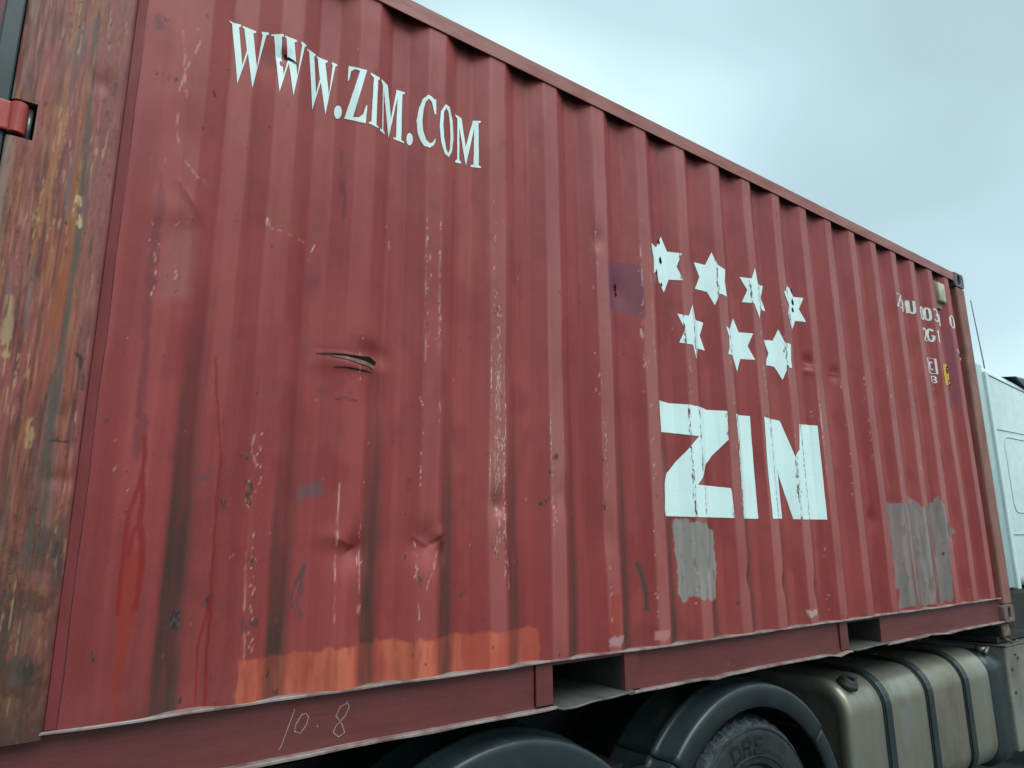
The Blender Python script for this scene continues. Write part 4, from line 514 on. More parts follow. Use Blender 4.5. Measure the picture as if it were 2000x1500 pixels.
def ell(cx, cz, rx, rz, n=16): return [(cx+rx*math.cos(2*math.pi*k/n), cz+rz*math.sin(2*math.pi*k/n)) for k in range(n)]
conform('full_stop', [ell(.9245, 2.025, .0115, .0255)], M_white, side)
for k in ('Z', 'I', 'M'): conform('letter', [G[k]], M_white, side, wearf=lw)
conform('full_stop', [ell(1.203, 2.024, .0105, .0255)], M_white, side)
conform('letter', [G['C']], M_white, side, wearf=lw)
def resample(l_, n):
    p_ = np.array(l_ + [l_[0]]); d_ = np.r_[0, np.cumsum(np.hypot(*np.diff(p_, axis=0).T))]
    t_ = np.linspace(0, d_[-1], n, endpoint=False); return [(float(np.interp(t, d_, p_[:, 0])), float(np.interp(t, d_, p_[:, 1]))) for t in t_]
conform('letter', [[G['Oo'], G['Oi']]], M_white, side, wearf=lw)
conform('letter', [G['M2']], M_white, side, wearf=lw)
for k in ('LZ', 'LI', 'LM'): conform('logo_letter', [G[k]], M_white, side, wearf=ewear)
for k in range(7): conform('star', [G['S%d' % k]], M_white, side, wearf=ewear)
M_small = mat('white_stencil_paint', (0.66, 0.70, 0.68), 0.5, col2=(0.52, 0.54, 0.52), sc=20)
def arcp(cx, cz, rx, rz, a0, a1, n=8): return [(cx+rx*math.cos(math.radians(a0+(a1-a0)*k/n)), cz+rz*math.sin(math.radians(a0+(a1-a0)*k/n))) for k in range(n+1)]
GLY = {'Z': [[(0, 1), (1, 1), (0, 0), (1, 0)]], 'M': [[(0, 0), (0, 1), (.5, .25), (1, 1), (1, 0)]], 'U': [[(0, 1), (0, .3)] + arcp(.5, .3, .5, .3, 180, 360) + [(1, 1)]],
       '0': [arcp(.5, .72, .5, .28, 0, 180) + arcp(.5, .28, .5, .28, 180, 360) + [(1, .72)]], '3': [arcp(.45, .75, .5, .25, 150, -90) + arcp(.45, .25, .55, .25, 90, -150)],
       '1': [[(0, .78), (.7, 1), (.7, 0)]], '2': [arcp(.5, .72, .5, .28, 160, 0) + [(.85, .5), (0, 0), (1, 0)]], 'G': [arcp(.5, .5, .5, .5, 40, 320, 12) + [(1, .45), (.6, .45)]], 'C': [arcp(.5, .5, .5, .5, 45, 315, 12)]}
def small(nm, x0, x1, z0, z1, w_=.0105):
    loops = []
    for l_ in GLY[nm]: loops += [[(a*2, b) for a, b in q] for q in ribbon_loops([((x0+(x1-x0)*u)/2, z0+(z1-z0)*v) for u, v in l_], w_)]
    conform('digit' if nm.isdigit() else 'letter', loops, M_small, side, off=.002)
for nm, x0, x1 in (('Z', 4.886, 4.950), ('M', 5.042, 5.098), ('U', 5.110, 5.152), ('0', 5.318, 5.350), ('0', 5.372, 5.412), ('3', 5.442, 5.502), ('1', 5.600, 5.622), ('0', 5.718, 5.772)): small(nm, x0, x1, 2.108, 2.200)
for nm, x0, x1 in (('2', 5.318, 5.356), ('G', 5.370, 5.418), ('1', 5.452, 5.476)): small(nm, x0, x1, 1.950, 2.042)
for l_, nm in (([(5.320, 1.712), (5.320, 1.822), (5.402, 1.822), (5.402, 1.712), (5.320, 1.712)], 'marking_box'), ([(5.765, 1.945), (5.80, 1.905), (5.90, 1.900), (5.86, 1.872)], 'arrow_mark')):
    conform(nm, [[(a*2, b) for a, b in q] for q in ribbon_loops([(a/2, b) for a, b in l_], .009)], M_small, side, off=.002)
small('C', 5.340, 5.380, 1.738, 1.796, .008); small('1', 5.330, 5.342, 1.645, 1.692, .007); small('3', 5.354, 5.390, 1.645, 1.692, .007)
stk = conform('yellow_sticker', [G['sticker']], M_yellow, side, off=.0016)
conform('sticker_print', ribbon_loops(G['six'], .012) + [[(5.622, 1.70), (5.645, 1.70), (5.645, 1.692), (5.622, 1.692)], [(5.624, 1.67), (5.646, 1.67), (5.646, 1.662), (5.624, 1.662)], [(5.612, 1.69), (5.616, 1.69), (5.616, 1.62), (5.612, 1.62)]], M_black, side, off=.003)
# torn slits through the sheet
conform('torn_slit', [[(.902, 1.168), (.95, 1.1705), (1.0, 1.170), (1.045, 1.174), (1.080, 1.180), (1.106, 1.166), (1.092, 1.150), (1.07, 1.153), (1.04, 1.158), (1.0, 1.1625), (.95, 1.166)]], M_black, side, off=.0015, step=.02)
M_burr = mat('torn_steel_edge', ph(128, 86, 70), 0.7, col2=ph(92, 78, 68), sc=30, dirt=.1)
conform('torn_slit', [[(.93, 1.166), (1.0, 1.1615), (1.04, 1.158), (1.07, 1.154), (1.092, 1.150), (1.088, 1.136), (1.06, 1.140), (1.02, 1.146), (.97, 1.155)]], M_burr, side, off=.003, step=.02, label='bent bright lip of the tear')
conform('torn_slit', [[(.955, 1.126), (1.0, 1.127), (1.05, 1.124), (1.085, 1.121), (1.05, 1.1205), (1.0, 1.1235)]], M_black, side, off=.0015, step=.02)
conform('torn_slit', [[(.722, 2.150), (.729, 2.146), (.74, 2.139), (.756, 2.131), (.768, 2.118), (.753, 2.126), (.735, 2.131), (.724, 2.137)]], M_black, side, off=.004, step=.02, label='crack through the second letter')
for a, b, w_, h_ in ((2.547, 1.879, .010, .020), (2.543, 1.972, .008, .014), (2.513, 1.815, .008, .013), (2.545, 1.757, .007, .010), (3.661, 1.898, .012, .022), (3.653, 1.85, .011, .016), (3.663, 1.965, .007, .016), (2.249, 1.682, .006, .02), (2.252, 1.65, .005, .012)):
    conform('rust_hole', [[(a-w_, b), (a-w_*.4, b+h_*.7), (a+w_*.1, b+h_), (a+w_*.8, b+h_*.3), (a+w_, b-h_*.5), (a+w_*.2, b-h_), (a-w_*.6, b-h_*.6)]], M_black, side, off=.003, step=.02)
# ventilator housing in the last recess but one
bm = bmesh.new(); add_box(bm, 5.595, 5.700, -.004, .034, 2.29+Z0, 2.44+Z0, .010); vent = link('ventilator', bm_mesh('ventilator', bm), M_vent, cont, True)
bm = bmesh.new(); add_box(bm, 5.585, 5.71, .024, .0345, 2.24+Z0, 2.46+Z0, .003); link('vent_base', bm_mesh('vent_base', bm), mat('dull_vent_base', ph(140, 132, 108), 0.6, sc=10), vent)

# ------------------------------------------------------------------ rear corner post, heavily rusted
prof = [(.048, .075), (.048, .004), (.051, -.004), (.058, -.009), (.07, -.010), (.285, -.010), (.292, -.008), (.297, -.003), (.298, .002)]
pp = []
for (a, b), (c_, d_) in zip(prof[:-1], prof[1:]):
    n = max(1, int(math.hypot(c_-a, d_-b)/.0032)); pp += [(a+(c_-a)*k/n, b+(d_-b)*k/n) for k in range(n)]
pp.append(prof[-1]); pp = np.array(pp)
zp = np.linspace(.150, 2.475, 560)
PX = np.repeat(pp[:, :1], len(zp), 1); PYb = np.repeat(pp[:, 1:], len(zp), 1); PZ = np.repeat(zp[None, :], len(pp), 0)
PY = PYb + .0035*(fbm(PX, PZ, .06, .25, 101, 4)-.5) + .0016*(fbm(PX, PZ, .012, .05, 102, 3)-.5)
for a, b, rx_, rz_, h in ((.235, 1.82, .02, .03, .006), (.26, .74, .03, .02, .005), (.12, 1.05, .03, .05, .004), (.10, .6, .05, .08, .004), (.06, 1.35, .02, .1, .006), (.255, .9, .02, .03, .005)):
    PY = PY + h*np.exp(-((PX-a)/rx_)**2-((PZ-b)/rz_)**2)
a1 = fbm(PX, PZ, .030, .42, 111, 4); a2 = fbm(PX, PZ, .012, .13, 112, 4); a3 = fbm(PX, PZ, .02, .03, 113, 4); a4 = fbm(PX, PZ, .07, .25, 114, 3); a5 = fbm(PX, PZ, .006, .10, 115, 2)
pc = np.broadcast_to(np.array(ph(148, 80, 74)), PX.shape + (3,)).copy()
pc = lay(pc, ss(.42, .62, a4)*.7, ph(148, 90, 80)); pc = lay(pc, ss(.50, .62, a1)*.75, ph(146, 80, 58)); pc = lay(pc, ss(.50, .64, a2)*ss(.35, .6, a4)*.85, ph(116, 60, 48)); pc = lay(pc, ss(.58, .68, fbm(PX, PZ, .008, .22, 134, 3))*.75, ph(92, 58, 54))
pc = lay(pc, ss(.58, .68, a1*.5+a2*.5)*.75, ph(166, 110, 70)); pc = lay(pc, ss(.62, .74, a5)*.45, ph(172, 122, 98)); pc = lay(pc, ss(.60, .72, fbm(PX, PZ, .018, .30, 116, 4))*.8, ph(120, 96, 96))
lowp = ss(.85, .45, PZ)
pc = lay(pc, lowp*.5, ph(120, 70, 56))
pc = lay(pc, lowp*ss(.42, .58, fbm(PX, PZ, .03, .05, 117, 4))*.8, ph(92, 60, 44)); pc = lay(pc, lowp*ss(.50, .62, a3)*.65, ph(140, 98, 72)); pc = lay(pc, lowp*ss(.52, .62, fbm(PX, PZ, .04, .10, 118, 4))*.75, ph(72, 64, 60))
right = ss(.235, .25, PX)*ss(.95, 1.2, PZ); pc = lay(pc, right*.6, ph(142, 84, 78))
pc = pc*(.58 + .60*fbm(PX, PZ, .004, .06, 131, 4))[..., None]
pc = lay(pc, ss(.64, .74, fbm(PX, PZ, .006, .03, 132, 4))*ss(.42, .6, fbm(PX, PZ, .05, .2, 143, 3))*.7, ph(74, 50, 46)); pc = lay(pc, ss(.60, .74, fbm(PX, PZ, .005, .045, 133, 4))*ss(.48, .66, fbm(PX, PZ, .04, .20, 142, 3))*.7, ph(184, 146, 104))
PCOL = {'grey': (ph(88, 78, 70), .007, .9), 'orange': (ph(150, 84, 46), .008, .8), 'cream': (ph(196, 176, 124), .004, .9), 'cream2': (ph(170, 150, 112), .005, .9), 'cream3': (ph(172, 140, 98), .006, .9), 'dark': (ph(92, 52, 60), .006, .7), 'dark2': (ph(48, 36, 34), .003, .9), 'dark3': (ph(48, 32, 30), .002, .95), 'gouge': (ph(122, 72, 34), .003, .95), 'dk4': (ph(60, 54, 54), .004, .8), 'dk5': (ph(50, 50, 50), .004, .85), 'dk6': (ph(48, 46, 44), .02, .8)}
for k, (pts, ws) in POST.items():
    c_, f_, am = PCOL[k]
    d = segdist(PX + .012*(fbm(PX, PZ, .03, .12, 121, 3)-.5), PZ, pts, [w_*.5 for w_ in ws])
    mm = ss(f_, -f_*.6, d)*am
    if k in ('grey', 'orange', 'cream', 'cream2', 'cream3'): mm = mm*ss(.28, .5, fbm(PX, PZ, .006, .03 if 'cream' in k else .12, 122, 3))
    pc = lay(pc, mm, c_)
pc = lay(pc, ss(.085, .055, PX)*ss(.4, .6, fbm(PX, PZ, .01, .12, 123, 3))*.7, ph(142, 132, 118))
pc = lay(pc, ss(.285, .296, PX)*.5, ph(128, 74, 72))
prs = .24*ss(.35, .7, a1) + lowp*.17 + .15*ss(.5, .7, a4); clus = ss(.50, .68, fbm(PX, PZ, .045, .16, 141, 3)); psc = .45*ss(.4, .7, a2)*clus + .06 + .25*ss(.08, .055, PX); pgr = ss(.30, .16, PZ)*.65 + ss(.55, .25, PZ)*.2 + .0*PX
me = grid_mesh('corner_post', PX, PY, PZ + Z0, np.clip(pc, 0, 1), np.clip(np.stack([psc, prs, pgr], -1), 0, 1))
# notch for the hinge: remove the faces there
bm = bmesh.new(); bm.from_mesh(me)
bmesh.ops.delete(bm, geom=[f for f in bm.faces if f.calc_center_median().x < .104 and 1.598 < f.calc_center_median().z - Z0 < 1.703], context='FACES')
bm.to_mesh(me); bm.free()
post = link('corner_post', me, M_post, cont, label='heavily rusted rear corner post streaked orange and grey')
box('hinge_notch', .0495, .112, .045, .074, 1.59, 1.71, M_black, post)
bm = bmesh.new()
add_box(bm, .1045, .108, -.006, .044, 1.597+Z0, 1.704+Z0, 0); add_box(bm, .05, .104, -.004, .044, 1.594+Z0, 1.599+Z0, 0); add_box(bm, .05, .104, -.004, .044, 1.702+Z0, 1.706+Z0, 0)
link('notch_rim', bm_mesh('notch_rim', bm), M_cast_dark, post)
bm = bmesh.new(); add_tube(bm, [(.0915, .012, 1.600+Z0), (.0915, .012, 1.690+Z0)], .0075, 12); link('hinge_pin', bm_mesh('hinge_pin', bm), M_pin, post, True)
box('seam_strip', .2985, .322, -.0015, .006, .168, 2.508, mat('dark_red_strip', ph(126, 56, 56), 0.55, col2=ph(114, 50, 50), scale=(1, 1, .3), sc=8, dirt=.12, spec=.2), cont, .001)
bm = bmesh.new(); add_tube(bm, [(.3235 + .0015*math.sin(k*1.7), .0012, .168+Z0+k*.117) for k in range(21)], .0017, 6); link('weld_seam', bm_mesh('weld_seam', bm), mat('dark_seam', (.05, .022, .022), .8, sc=60), cont)

# ------------------------------------------------------------------ doors at the rear end
def door(y0, y1, near):
    d_ = box('door', -.012, .040, y0, y1, .15, 2.45, M_plain, cont, .006)
    yy = .012 if near else y1
    box('gasket', .002, .046, y0-.014 if near else y1+.001, y0-.0005 if near else y1+.012, .16, 2.44, M_gasket, d_, .005)
    for z_ in (.35, .95, 1.65, 2.25):
        bm = bmesh.new(); yk = y0 - .012 if near else y1 + .012
        add_box(bm, -.05, .052, yk-.016, yk-.004, z_-.040+Z0, z_+.042+Z0, .005)
        add_tube(bm, [(.068, yk-.006, z_-.042+Z0), (.068, yk-.006, z_-.040+Z0), (.068, yk-.006, z_+.042+Z0), (.068, yk-.006, z_+.044+Z0)], [.017, .0195, .0195, .017], 20)
        link('hinge', bm_mesh('hinge', bm), M_hinge, d_, False)
    for yb in ((y0+y1)/2 - .25, (y0+y1)/2 + .25):
        bm = bmesh.new(); add_tube(bm, [(-.045, yb, .1+Z0), (-.045, yb, 2.5+Z0)], .017, 10); link('lock_rod', bm_mesh('lock_rod', bm), M_pin, d_, True)
door(.020, 1.212, True); door(1.226, 2.418, False)
box('rear_header', .0, .14, .0, 2.438, 2.462, 2.575, M_plain, cont, .006)
box('rear_sill', .0, .14, .0, 2.438, .0, .145, M_plain, cont, .006)
# the other three posts
box('corner_post', .05, .28, 2.36, 2.446, .12, 2.475, M_plain, cont, .006)
M_fpost = mat('rusty_front_post', ph(146, 100, 86), 0.6, col2=ph(124, 78, 70), scale=(3, 3, .8), sc=5, dirt=0.12, bump=0.001, speck=((0.19, 0.10, 0.05), (60, 60, 14), 1.0, .58))
box('corner_post', 5.908, 6.055, -.006, .06, .118, 2.473, M_fpost, cont, .012, label='brown rusted front corner post')
box('corner_post', 5.908, 6.055, 2.378, 2.444, .118, 2.473, M_fpost, cont, .012)

# corner castings with their oval holes
def casting(x0, y_face, z0, front, m):
    sg = 1 if front else -1                    # front True: the holed face looks to -y
    w_, h_, dp = .178, .118, .162
    n = 40; outer_, hole_ = [], []
    for k in range(n):
        a = 2*math.pi*k/n; c_, s_ = math.cos(a), math.sin(a)
        rr = 1/ (abs(c_)**7 + abs(s_)**7)**(1/7)
        outer_.append((c_*rr*w_/2, s_*rr*h_/2)); 
        hx, hz = .0255, .0395; hole_.append((c_*hx, max(-hz+hx, min(hz-hx, s_*hz*1.4)) + s_*hx))
    bm = bmesh.new()
    cx, cz = x0+w_/2, z0+h_/2+Z0
    def ring(pts, y, sc=1.0): return [bm.verts.new((cx+a*sc, y, cz+b*sc)) for a, b in pts]
    f1 = ring(outer_, y_face + sg*.006); f0 = ring([(a*.965, b*.95) for a, b in outer_], y_face); h0 = ring([(a*1.12, b*1.1) for a, b in hole_], y_face); h1 = ring(hole_, y_face + sg*.005); h2 = ring(hole_, y_face + sg*.05); bk = ring(outer_, y_face + sg*dp)
    for a, b in ((f1, f0), (f0, h0), (h0, h1), (h1, h2), (bk, f1)):
        for k in range(n): bm.faces.new((a[k], a[(k+1) % n], b[(k+1) % n], b[k]))
    bm.faces.new(bk); hb = bm.faces.new(h2)
    bmesh.ops.recalc_face_normals(bm, faces=bm.faces[:])
    o = link('corner_casting', bm_mesh('corner_casting', bm), m, cont)
    bm = bmesh.new(); vv = [bm.verts.new((cx+a, y_face+sg*.0485, cz+b)) for a, b in hole_]; bm.faces.new(vv); link('casting_hole', bm_mesh('casting_hole', bm), M_black, o)
for x0_ in (.0, 5.880):
    for zc, m_ in ((.0, M_cast), (2.473, M_cast_dark)):
        casting(x0_, -.009, zc, True, m_); casting(x0_, 2.447, zc, False, m_)

# ------------------------------------------------------------------ rails, lips and fork pockets
rng = np.random.RandomState(5)
def wavy(x, lo, seed, amp): return lo + amp*(fbm(x, x*0, .35, 1, seed, 4)-.5)
bm = bmesh.new(); add_box(bm, .178, 5.879, -.0065, -.0015, 2.509+Z0, 2.580+Z0, .0018); add_box(bm, .178, 5.879, -.0012, .055, 2.572+Z0, 2.5795+Z0); add_box(bm, .178, 5.879, .048, .055, 2.50+Z0, 2.5715+Z0)
link('top_side_rail', bm_mesh('top_side_rail', bm), M_toprail, cont)
box('top_side_rail', .178, 5.879, 2.383, 2.443, 2.509, 2.580, M_plain, cont, .006)
box('roof_edge_plate', .06, 1.13, -.0045, .30, 2.5805, 2.5905, M_toprail, cont, .002)
def flange(name, x0, x1, ztop, th, yin, yout, amp_y, amp_z, seed, m, parent, zf=None):
    xs_ = np.linspace(x0, x1, max(6, int((x1-x0)/.02))); 
    yo = wavy(xs_, yout, seed, amp_y); zt = wavy(xs_, ztop, seed+3, amp_z) + (zf(xs_) if zf else 0); tk = th*(.75 + .6*fbm(xs_, xs_*0, .15, 1, seed+7, 2))
    V, F = [], []
    for i, x in enumerate(xs_):
        V += [(x, yin, zt[i]+Z0), (x, yo[i]+.002, zt[i]+.0005+Z0), (x, yo[i], zt[i]-.0015+Z0), (x, yo[i], zt[i]-tk[i]+Z0), (x, yin, zt[i]-tk[i]+Z0)]
    for i in range(len(xs_)-1):
        a = i*5
        for k in range(5): F.append((a+k, a+(k+1) % 5, a+5+(k+1) % 5, a+5+k))
    F += [(4, 3, 2, 1, 0), tuple(len(V)-5+k for k in range(5))]
    me = mesh(name, V, F); bm = bmesh.new(); bm.from_mesh(me); bmesh.ops.recalc_face_normals(bm, faces=bm.faces[:]); bm.to_mesh(me); bm.free()
    return link(name, me, m, parent)
M_pwall = mat('shaded_pocket_wall', (0.045, 0.045, 0.042), 0.7, col2=(0.022, 0.022, 0.02), sc=6, bump=0.001)  # dimness inside the pocket put into the wall colour
PL0, PL1, PR0, PR1 = 1.829, 2.189, 3.850, 4.210
segs = ((.180, PL0), (PL1, PR0), (PR1, 5.879))
rail = root('bottom_side_rail', (3.0, .03, Z0)); rail.parent = cont; rail.location = (3.0, .03, 0)
# the rail web is one sheet with the two openings left out
bm = bmesh.new()
for a, b in segs: add_box(bm, a, b, .024, .034, .004+Z0, .1595+Z0)
for a, b in ((PL0, PL1), (PR0, PR1)): add_box(bm, a, b, .0243, .0337, .1445+Z0, .1595+Z0)
link('rail_web', bm_mesh('rail_web', bm), M_rail, rail)
flange('rail_lip', .215, 5.879, .1660, .0062, .050, -.0045, .010, .0070, 201, M_lip, rail)
bumpf = lambda x: -.006*np.exp(-((x-2.72)/.05)**2) - .012*np.exp(-((x-3.72)/.06)**2) - .008*np.exp(-((x-5.0)/.1)**2) + .006*np.exp(-((x-4.75)/.04)**2)
for k, (a, b) in enumerate(segs): flange('rail_foot', a, b, .012, .007, .033, -.006, .010, .006, 211+k*5, M_lip, rail, bumpf)
def pocket(a, b, sag, plates):
    p_ = root('fork_pocket', ((a+b)/2, .1, Z0)); p_.parent = cont; p_.location = ((a+b)/2, .1, 0)
    xs_ = np.linspace(a-.002, b+.03, 26); ys_ = np.linspace(0, 1, 14)
    V, F = [], []
    yo = wavy(xs_, -.010, int(a*100), .012); sg_ = sag*np.interp((xs_-a)/(b-a), [-.01, .06, .25, .45, .7, 1.0, 1.1], [.2, .75, .8, .5, .35, .1, 0]) + .002*(fbm(xs_, xs_*0, .06, 1, 17, 2)-.5)
    for i, x in enumerate(xs_):
        for j, t_ in enumerate(ys_): V.append((x, yo[i] + t_**2*1.2, .012 - sg_[i]*(1-t_) + .002*(vn(np.array(x*9), np.array(t_*8), 5)-.5) + Z0))
    for i in range(25):
        for j in range(13): q = i*14+j; F.append((q, q+14, q+15, q+1))
    me = mesh('pocket_floor', V, F); o = link('pocket_floor', me, M_strap, p_, True); md = o.modifiers.new('thickness', 'SOLIDIFY'); md.thickness = .006; md.offset = 1
    box('pocket_wall', a-.006, a-.0005, .0345, 2.40, .006, .144, M_dark, p_); box('pocket_wall', b+.0005, b+.006, .0345, 2.40, .006, .144, M_pwall, p_)
    box('pocket_ceiling', a, b, .0345, 2.40, .1442, .150, M_dark, p_)
    for u, v in plates: box('pocket_plate', u, v, .014, .0235, .016, .1575, M_rail, p_, .002)
pocket(PL0, PL1, .020, ((1.752, PL0-.001), (PL1+.001, 2.27))); pocket(PR0, PR1, .008, ((3.772, PR0-.001),))
# dark weld cracks beside the pocket plates
for x_, z0_, z1_ in ((1.750, .02, .158), (2.2715, .02, .07), (3.770, .03, .15)):
    bm = bmesh.new(); add_tube(bm, [(x_ + .0012*math.sin(k*2.1), .0225, z0_+(z1_-z0_)*k/9+Z0) for k in range(10)], .0018, 5); link('weld_crack', bm_mesh('weld_crack', bm), M_black, rail)
for x_ in (1.752, 2.19):
    bm = bmesh.new(); add_tube(bm, [(x_+.0085*k, .0135, .0155+.0012*math.sin(k*1.9)+Z0) for k in range(10)], .0022, 5); link('weld_crack', bm_mesh('weld_crack', bm), M_black, rail)
# chalked figures on the rail
def flat_ribbon(name, pts, w_, y, m, parent):
    V, F = [], []
    for l_ in pts:
        for q in ribbon_loops(l_, w_):
            b_ = len(V); V += [(x, y, z+Z0) for x, z in q]; F.append((b_, b_+1, b_+2, b_+3))
    return link(name, mesh(name, V, F), m, parent)
for l_ in CHALK: flat_ribbon('chalk_figure', [l_], .0026, .0228, M_chalk, rail)
bm = bmesh.new(); add_box(bm, .18, 5.879, 2.41, 2.44, .0+Z0, .16+Z0); link('bottom_side_rail', bm_mesh('bottom_side_rail', bm), M_plain, cont)

# ------------------------------------------------------------------ the sides that face away
def corr_sheet(name, axis, fixed, a0, a1, z0, z1, sgn, m):
    t_ = [a0]; y_ = [0.0]; p_ = a0 + .08
    while p_ + .278 < a1:
        for o_, d_ in ((0, 0), (.068, .036), (.138, .036), (.206, 0)): t_.append(p_+o_); y_.append(d_)
        p_ += .278
    t_.append(a1); y_.append(0)
    V, F = [], []
    for t, d_ in zip(t_, y_):
        for z_ in (z0, z1): V.append((t, fixed+sgn*d_, z_+Z0) if axis == 'x' else (fixed+sgn*d_, t, z_+Z0))
    for k in range(len(t_)-1): F.append((2*k, 2*k+2, 2*k+3, 2*k+1))
    return link(name, mesh(name, V, F), m, cont)
corr_sheet('side_panel', 'x', 2.43, .28, 5.908, .16, 2.512, -1, M_plain)
corr_sheet('front_panel', 'y', 6.03, .06, 2.38, .12, 2.475, -1, M_plain)
box('front_sill', 5.94, 6.05, .16, 2.278, .0, .118, M_plain, cont); box('front_header', 5.94, 6.05, .16, 2.278, 2.475, 2.58, M_plain, cont)
V, F = [], []; k = 0
for i in range(110):
    x = .14 + i*(5.94-.14)/109
    for y in (.055, 2.383): V.append((x, y, 2.566 + (.010 if (i % 4) in (1, 2) else 0) + Z0))
for i in range(109): F.append((2*i, 2*i+2, 2*i+3, 2*i+1))
link('roof_sheet', mesh('roof_sheet', V, F), M_plain, cont)
box('floor_boards', .14, 5.94, .055, 2.40, .151, .178, M_ply, cont)
for k in range(19):
    x = .35 + k*.295
    if (PL0-.05 < x < PL1+.05) or (PR0-.05 < x < PR1+.05): continue
    box('cross_member', x, x+.045, .040, 2.40, .03, .1505, M_dark, cont)

# ------------------------------------------------------------------ trailer carrying the container
tr = root('container_trailer', (-1.0, 1.22, 0), 'dark steel skeletal trailer frame under the red container', 'trailer')
for y in (.80, 1.56): box('chassis_beam', -4.6, 5.9, y, y+.09, -.20, -.012, M_dark, tr)
for x in (.02, 5.90):
    b_ = box('bolster', x, x+.14, .03, 2.41, -.11, -.02, M_dark, tr, .006)
    for y in (.02, 2.29):
        bm = bmesh.new(); add_box(bm, x+.0, x+.12, y, y+.12, -.10+Z0, -.012+Z0, .01); add_box(bm, x+.03, x+.09, y+.03, y+.09, -.0115+Z0, -.001+Z0, .004); add_tube(bm, [(x+.05, y+.03, -.11+Z0), (x+.03, y-.03, -.13+Z0), (x+.08, y-.05, -.12+Z0)], .01, 8)
        link('twist_lock', bm_mesh('twist_lock', bm), M_rust, tr)
box('kingpin_plate', .9, 3.2, .5, 1.95, -.06, -.012, M_dark, tr)

# ------------------------------------------------------------------ tractor unit
tk = root('tractor_truck', (4.5, 1.22, 0), 'white cab truck tractor with black mudguards and an aluminium fuel tank under the container', 'truck')
for y in (.80, 1.56): box('frame_rail', .7, 8.2, y, y+.08, -.52, -.24, M_dark, tk)
box('fifth_wheel', 1.9, 2.7, .75, 1.70, -.235, -.062, M_dark, tk, .03)
for x, ztop in ((1.2, -.3), (2.3, -.3)): box('cross_beam', x, x+.1, .25, 2.2, -.55, -.33, M_dark, tk)

WR = .50; WZ = -.69 + Z0
def wheel(cx, y0, wd, flip=False, text=False):
    w_ = root('wheel', (cx, y0+wd/2, WZ)); w_.parent = tk; w_.location = Vector((cx, y0+wd/2, WZ)) - Vector((4.5, 1.22, 0))
    bm = bmesh.new(); y1 = y0+wd
    prof_ = [(.285, y0+.03), (.30, y0+.012), (.36, y0+.001), (.42, y0+.004), (.448, y0+.012), (.466, y0+.028), (.482, y0+.050), (.494, y0+.09), (.494, y1-.09), (.482, y1-.050), (.466, y1-.028), (.42, y1-.004), (.36, y1-.001), (.30, y1-.012), (.285, y1-.03)]
    lathe_y(bm, prof_, cx, WZ, 120, close=False, mod=lambda k, j, r: r - (.012 if (k % 3 == 0 and 5 <= j <= 10) else 0))
    ty = link('tyre', bm_mesh('tyre', bm), M_rubber, w_, False)
    ty.data.materials.append(M_tread)
    for p_ in ty.data.polygons:
        c_ = p_.center + ty.location + w_.location + Vector((4.5, 1.22, 0)); 
        if abs(math.hypot(c_.x-cx, c_.z-WZ) - .459) < .011: p_.material_index = 1
    bm = bmesh.new(); lathe_y(bm, [(.285, y0+.03), (.270, y0+.022), (.262, y0+.05), (.25, y0+.10), (.13, y0+.08), (.10, y0+.03), (.0005, y0+.025)], cx, WZ, 40, close=False)
    link('rim', bm_mesh('rim', bm), M_dark, w_, True)
    for k in range(10):
        a = 2*math.pi*k/10; bm = bmesh.new(); add_tube(bm, [(cx+.19*math.cos(a), y0+.095, WZ+.19*math.sin(a)), (cx+.19*math.cos(a), y0+.06, WZ+.19*math.sin(a))], .016, 6); link('wheel_nut', bm_mesh('wheel_nut', bm), M_pin, w_)
    # sidewall rib
    bm = bmesh.new(); lathe_y(bm, [(.438, y0+.010), (.442, y0+.004), (.446, y0+.010)], cx, WZ, 90, close=False); lathe_y(bm, [(.325, y0+.008), (.329, y0+.001), (.333, y0+.008)], cx, WZ, 90, close=False)
    link('sidewall_rib', bm_mesh('sidewall_rib', bm), M_rubber, w_, True)
    if text:
        S = {'D': [[(0, 0), (0, 1), (.45, 1), (.7, .75), (.7, .25), (.45, 0), (0, 0)]], 'R': [[(0, 0), (0, 1), (.5, 1), (.68, .8), (.68, .65), (.5, .5), (0, .5)], [(.3, .5), (.7, 0)]], 'E': [[(.65, 0), (0, 0), (0, 1), (.65, 1)], [(0, .5), (.55, .5)]]}
        ang = math.radians(112)
        for ch in 'DRE':
            V, F = [], []
            for l_ in S[ch]:
                dense = []
                for (a, b), (c_, d_) in zip(l_[:-1], l_[1:]): dense += [(a+(c_-a)*k/3, b+(d_-b)*k/3) for k in range(3)]
                dense.append(l_[-1])
                for q in ribbon_loops(dense, .20):
                    b_ = len(V)
                    for u, v in q: rr = .345 + v*.062; aa = ang - u*.075/.36; V.append((cx+rr*math.cos(aa), y0-.0005, WZ+rr*math.sin(aa)))
                    F.append((b_, b_+1, b_+2, b_+3))
            o = link('tyre_letter', mesh('tyre_letter', V, F), M_letter, w_); ang -= .22
    return w_
M_letter = mat('moulded_rubber_letter', ph(30, 35, 36), .6, sc=20)
for cx in (1.62, 2.99):
    wheel(cx, .035, .29, text=(cx > 2)); wheel(cx, .345, .29); wheel(cx, 2.11, .29); wheel(cx, 1.80, .29)
wheel(7.35, .12, .31); wheel(7.35, 2.03, .31)

